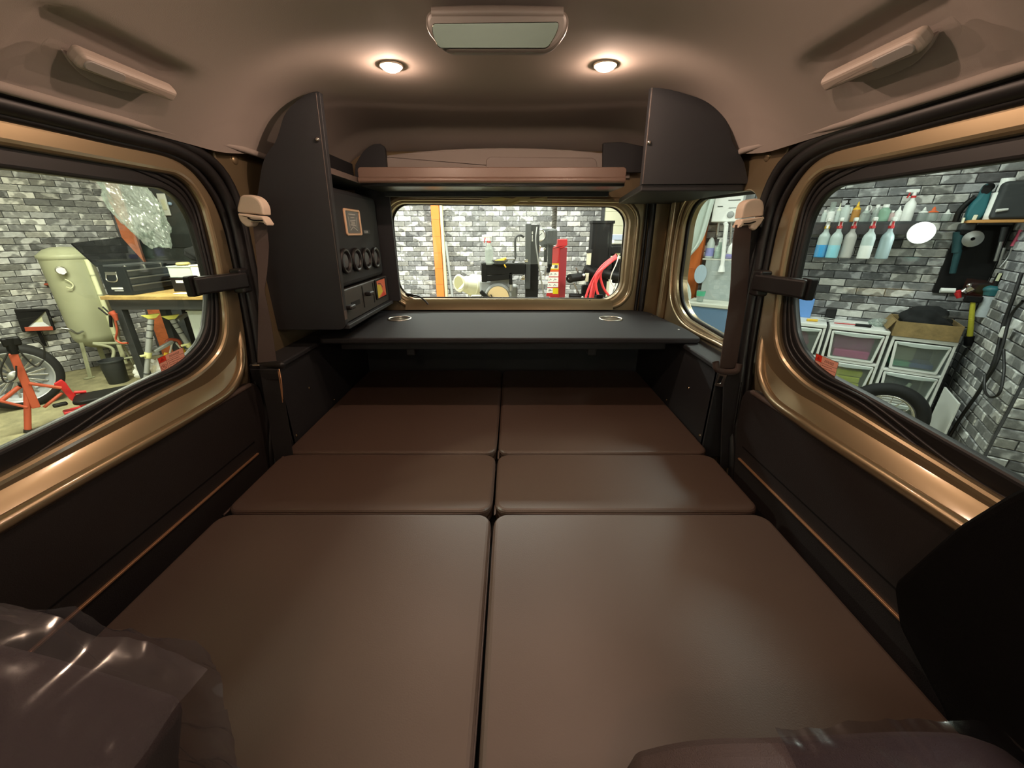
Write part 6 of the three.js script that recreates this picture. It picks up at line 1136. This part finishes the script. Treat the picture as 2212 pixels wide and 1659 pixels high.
// ---------- front seats at the bottom of the picture ----------
let film2;
function crumple(nu, nv, f, amp, sc, sd) {
  return grid(nu, nv, (u, v) => { const p = f(u, v); const a = amp * (1 - 2 * Math.abs(noise.noise(p[0] * sc, p[1] * sc, p[2] * sc + sd))) + amp * 0.4 * (1 - 2 * Math.abs(noise.noise(p[0] * sc * 2.7, p[1] * sc * 2.7 + sd, p[2] * sc * 2.7))) + amp * 0.12 * noise.noise(p[0] * sc * 9, p[1] * sc * 9, sd); return [p[0], p[1] + a * 0.7, p[2] - a * 0.7]; });
}
let rightSeat;
const film = new THREE.MeshPhysicalMaterial({ color: S('#cfcad0'), roughness: 0.1, transmission: 0.94, thickness: 0, ior: 1.55, side: THREE.DoubleSide });
film2 = film.clone(); film2.transmission = 1; film2.roughness = 0.16;
{
  const t = thing('front_seat', 'dark front seat back wrapped in crumpled clear plastic at the lower left', 'seat', [-0.45, -0.2, -0.1]);
  wpart(t, 'backrest', [facing(ext(rpoly([[-0.66, -0.15], [-0.285, -0.15], [-0.272, 0.18], [-0.231, 0.292], [-0.275, 0.320], [-0.335, 0.352], [-0.45, 0.384], [-0.64, 0.398]], [0.04, 0.04, 0.05, 0.012, 0.03, 0.05, 0.06, 0.05]), 0.15, 0.008, 12), -0.174)], mat('#463a3c', 0.85, { bumpMap: fabricTex, bumpScale: 0.0004 }));
  const top = [[-0.72, 0.40], [-0.56, 0.402], [-0.44, 0.388], [-0.33, 0.357], [-0.272, 0.326], [-0.222, 0.300]];
  const ty = (x) => { for (let i = 0; i < top.length - 1; i++) if (x <= top[i + 1][0]) { const k = (x - top[i][0]) / (top[i + 1][0] - top[i][0]); return top[i][1] + (top[i + 1][1] - top[i][1]) * k; } return top.at(-1)[1]; };
  wpart(t, 'plastic_cover', [crumple(90, 70, (u, v) => { const x = -0.72 + u * (0.498 - 0.055 * v); return [x, ty(-0.72 + u * 0.498) - v * 0.42 + 0.002, -(0.181 + 0.006 * Math.sin(v * 3))]; }, 0.014, 11, 2.2),
    crumple(90, 30, (u, v) => { const x = -0.72 + u * 0.498; return [x, ty(x) + 0.004 * Math.sin(v * 3), -(0.181 - 0.16 * v)]; }, 0.008, 11, 5.1)], film, 'clear crumpled plastic film');
}
{
  rightSeat = thing('front_seat', 'brown front seat back with a black side bolster at the bottom right', 'seat', [0.29, -0.2, -0.1]); const t = rightSeat;
  wpart(t, 'backrest', [facing(ext(rpoly([[0.086, 0.108], [0.102, 0.178], [0.135, 0.193], [0.170, 0.202], [0.218, 0.202], [0.334, 0.212], [0.394, 0.209], [0.446, 0.176], [0.49, -0.25], [0.1, -0.25]].reverse(), [0.03, 0.03, 0.03, 0.02, 0.02, 0.02, 0.02, 0.01, 0.01, 0.02]), 0.16, 0.02, 12), -0.2)], mat('#3d2c27', 0.8, { bumpMap: fabricTex, bumpScale: 0.0005 }));
  const sy = (x) => { const T = [[0.17, 0.2025], [0.218, 0.2025], [0.334, 0.2125], [0.395, 0.2095], [0.42, 0.20], [0.46, 0.165]]; for (let i = 0; i < T.length - 1; i++) if (x <= T[i + 1][0]) { const k = (x - T[i][0]) / (T[i + 1][0] - T[i][0]); return T[i][1] + (T[i + 1][1] - T[i][1]) * k; } return T.at(-1)[1]; };
  wpart(t, 'plastic_cover', [crumple(80, 24, (u, v) => { const x = 0.225 + u * 0.225; return [x, sy(x) + 0.0005, -(0.196 - 0.14 * v)]; }, 0.004, 16, 7.7)], film2, 'clear crumpled plastic film');
}
{
  const t = rightSeat;
  const sh = rpoly([[0.10, -0.35], [0.25, -0.35], [0.314, -0.015], [0.410, 0.042], [0.440, 0.095], [0.405, 0.238], [0.374, 0.320], [0.33, 0.40], [0.10, 0.42]], [0.02, 0.02, 0.02, 0.012, 0.012, 0.012, 0.02, 0.03, 0.03]);
  wpart(t, 'side_bolster', [side(ext(sh, 0.05, 0.012, 12), 0.585)], mat('#0c0b0b', 0.9, { specularIntensity: 0.2, bumpMap: fabricTex, bumpScale: 0.0004 }));
}
renderer.render(scene, camera);
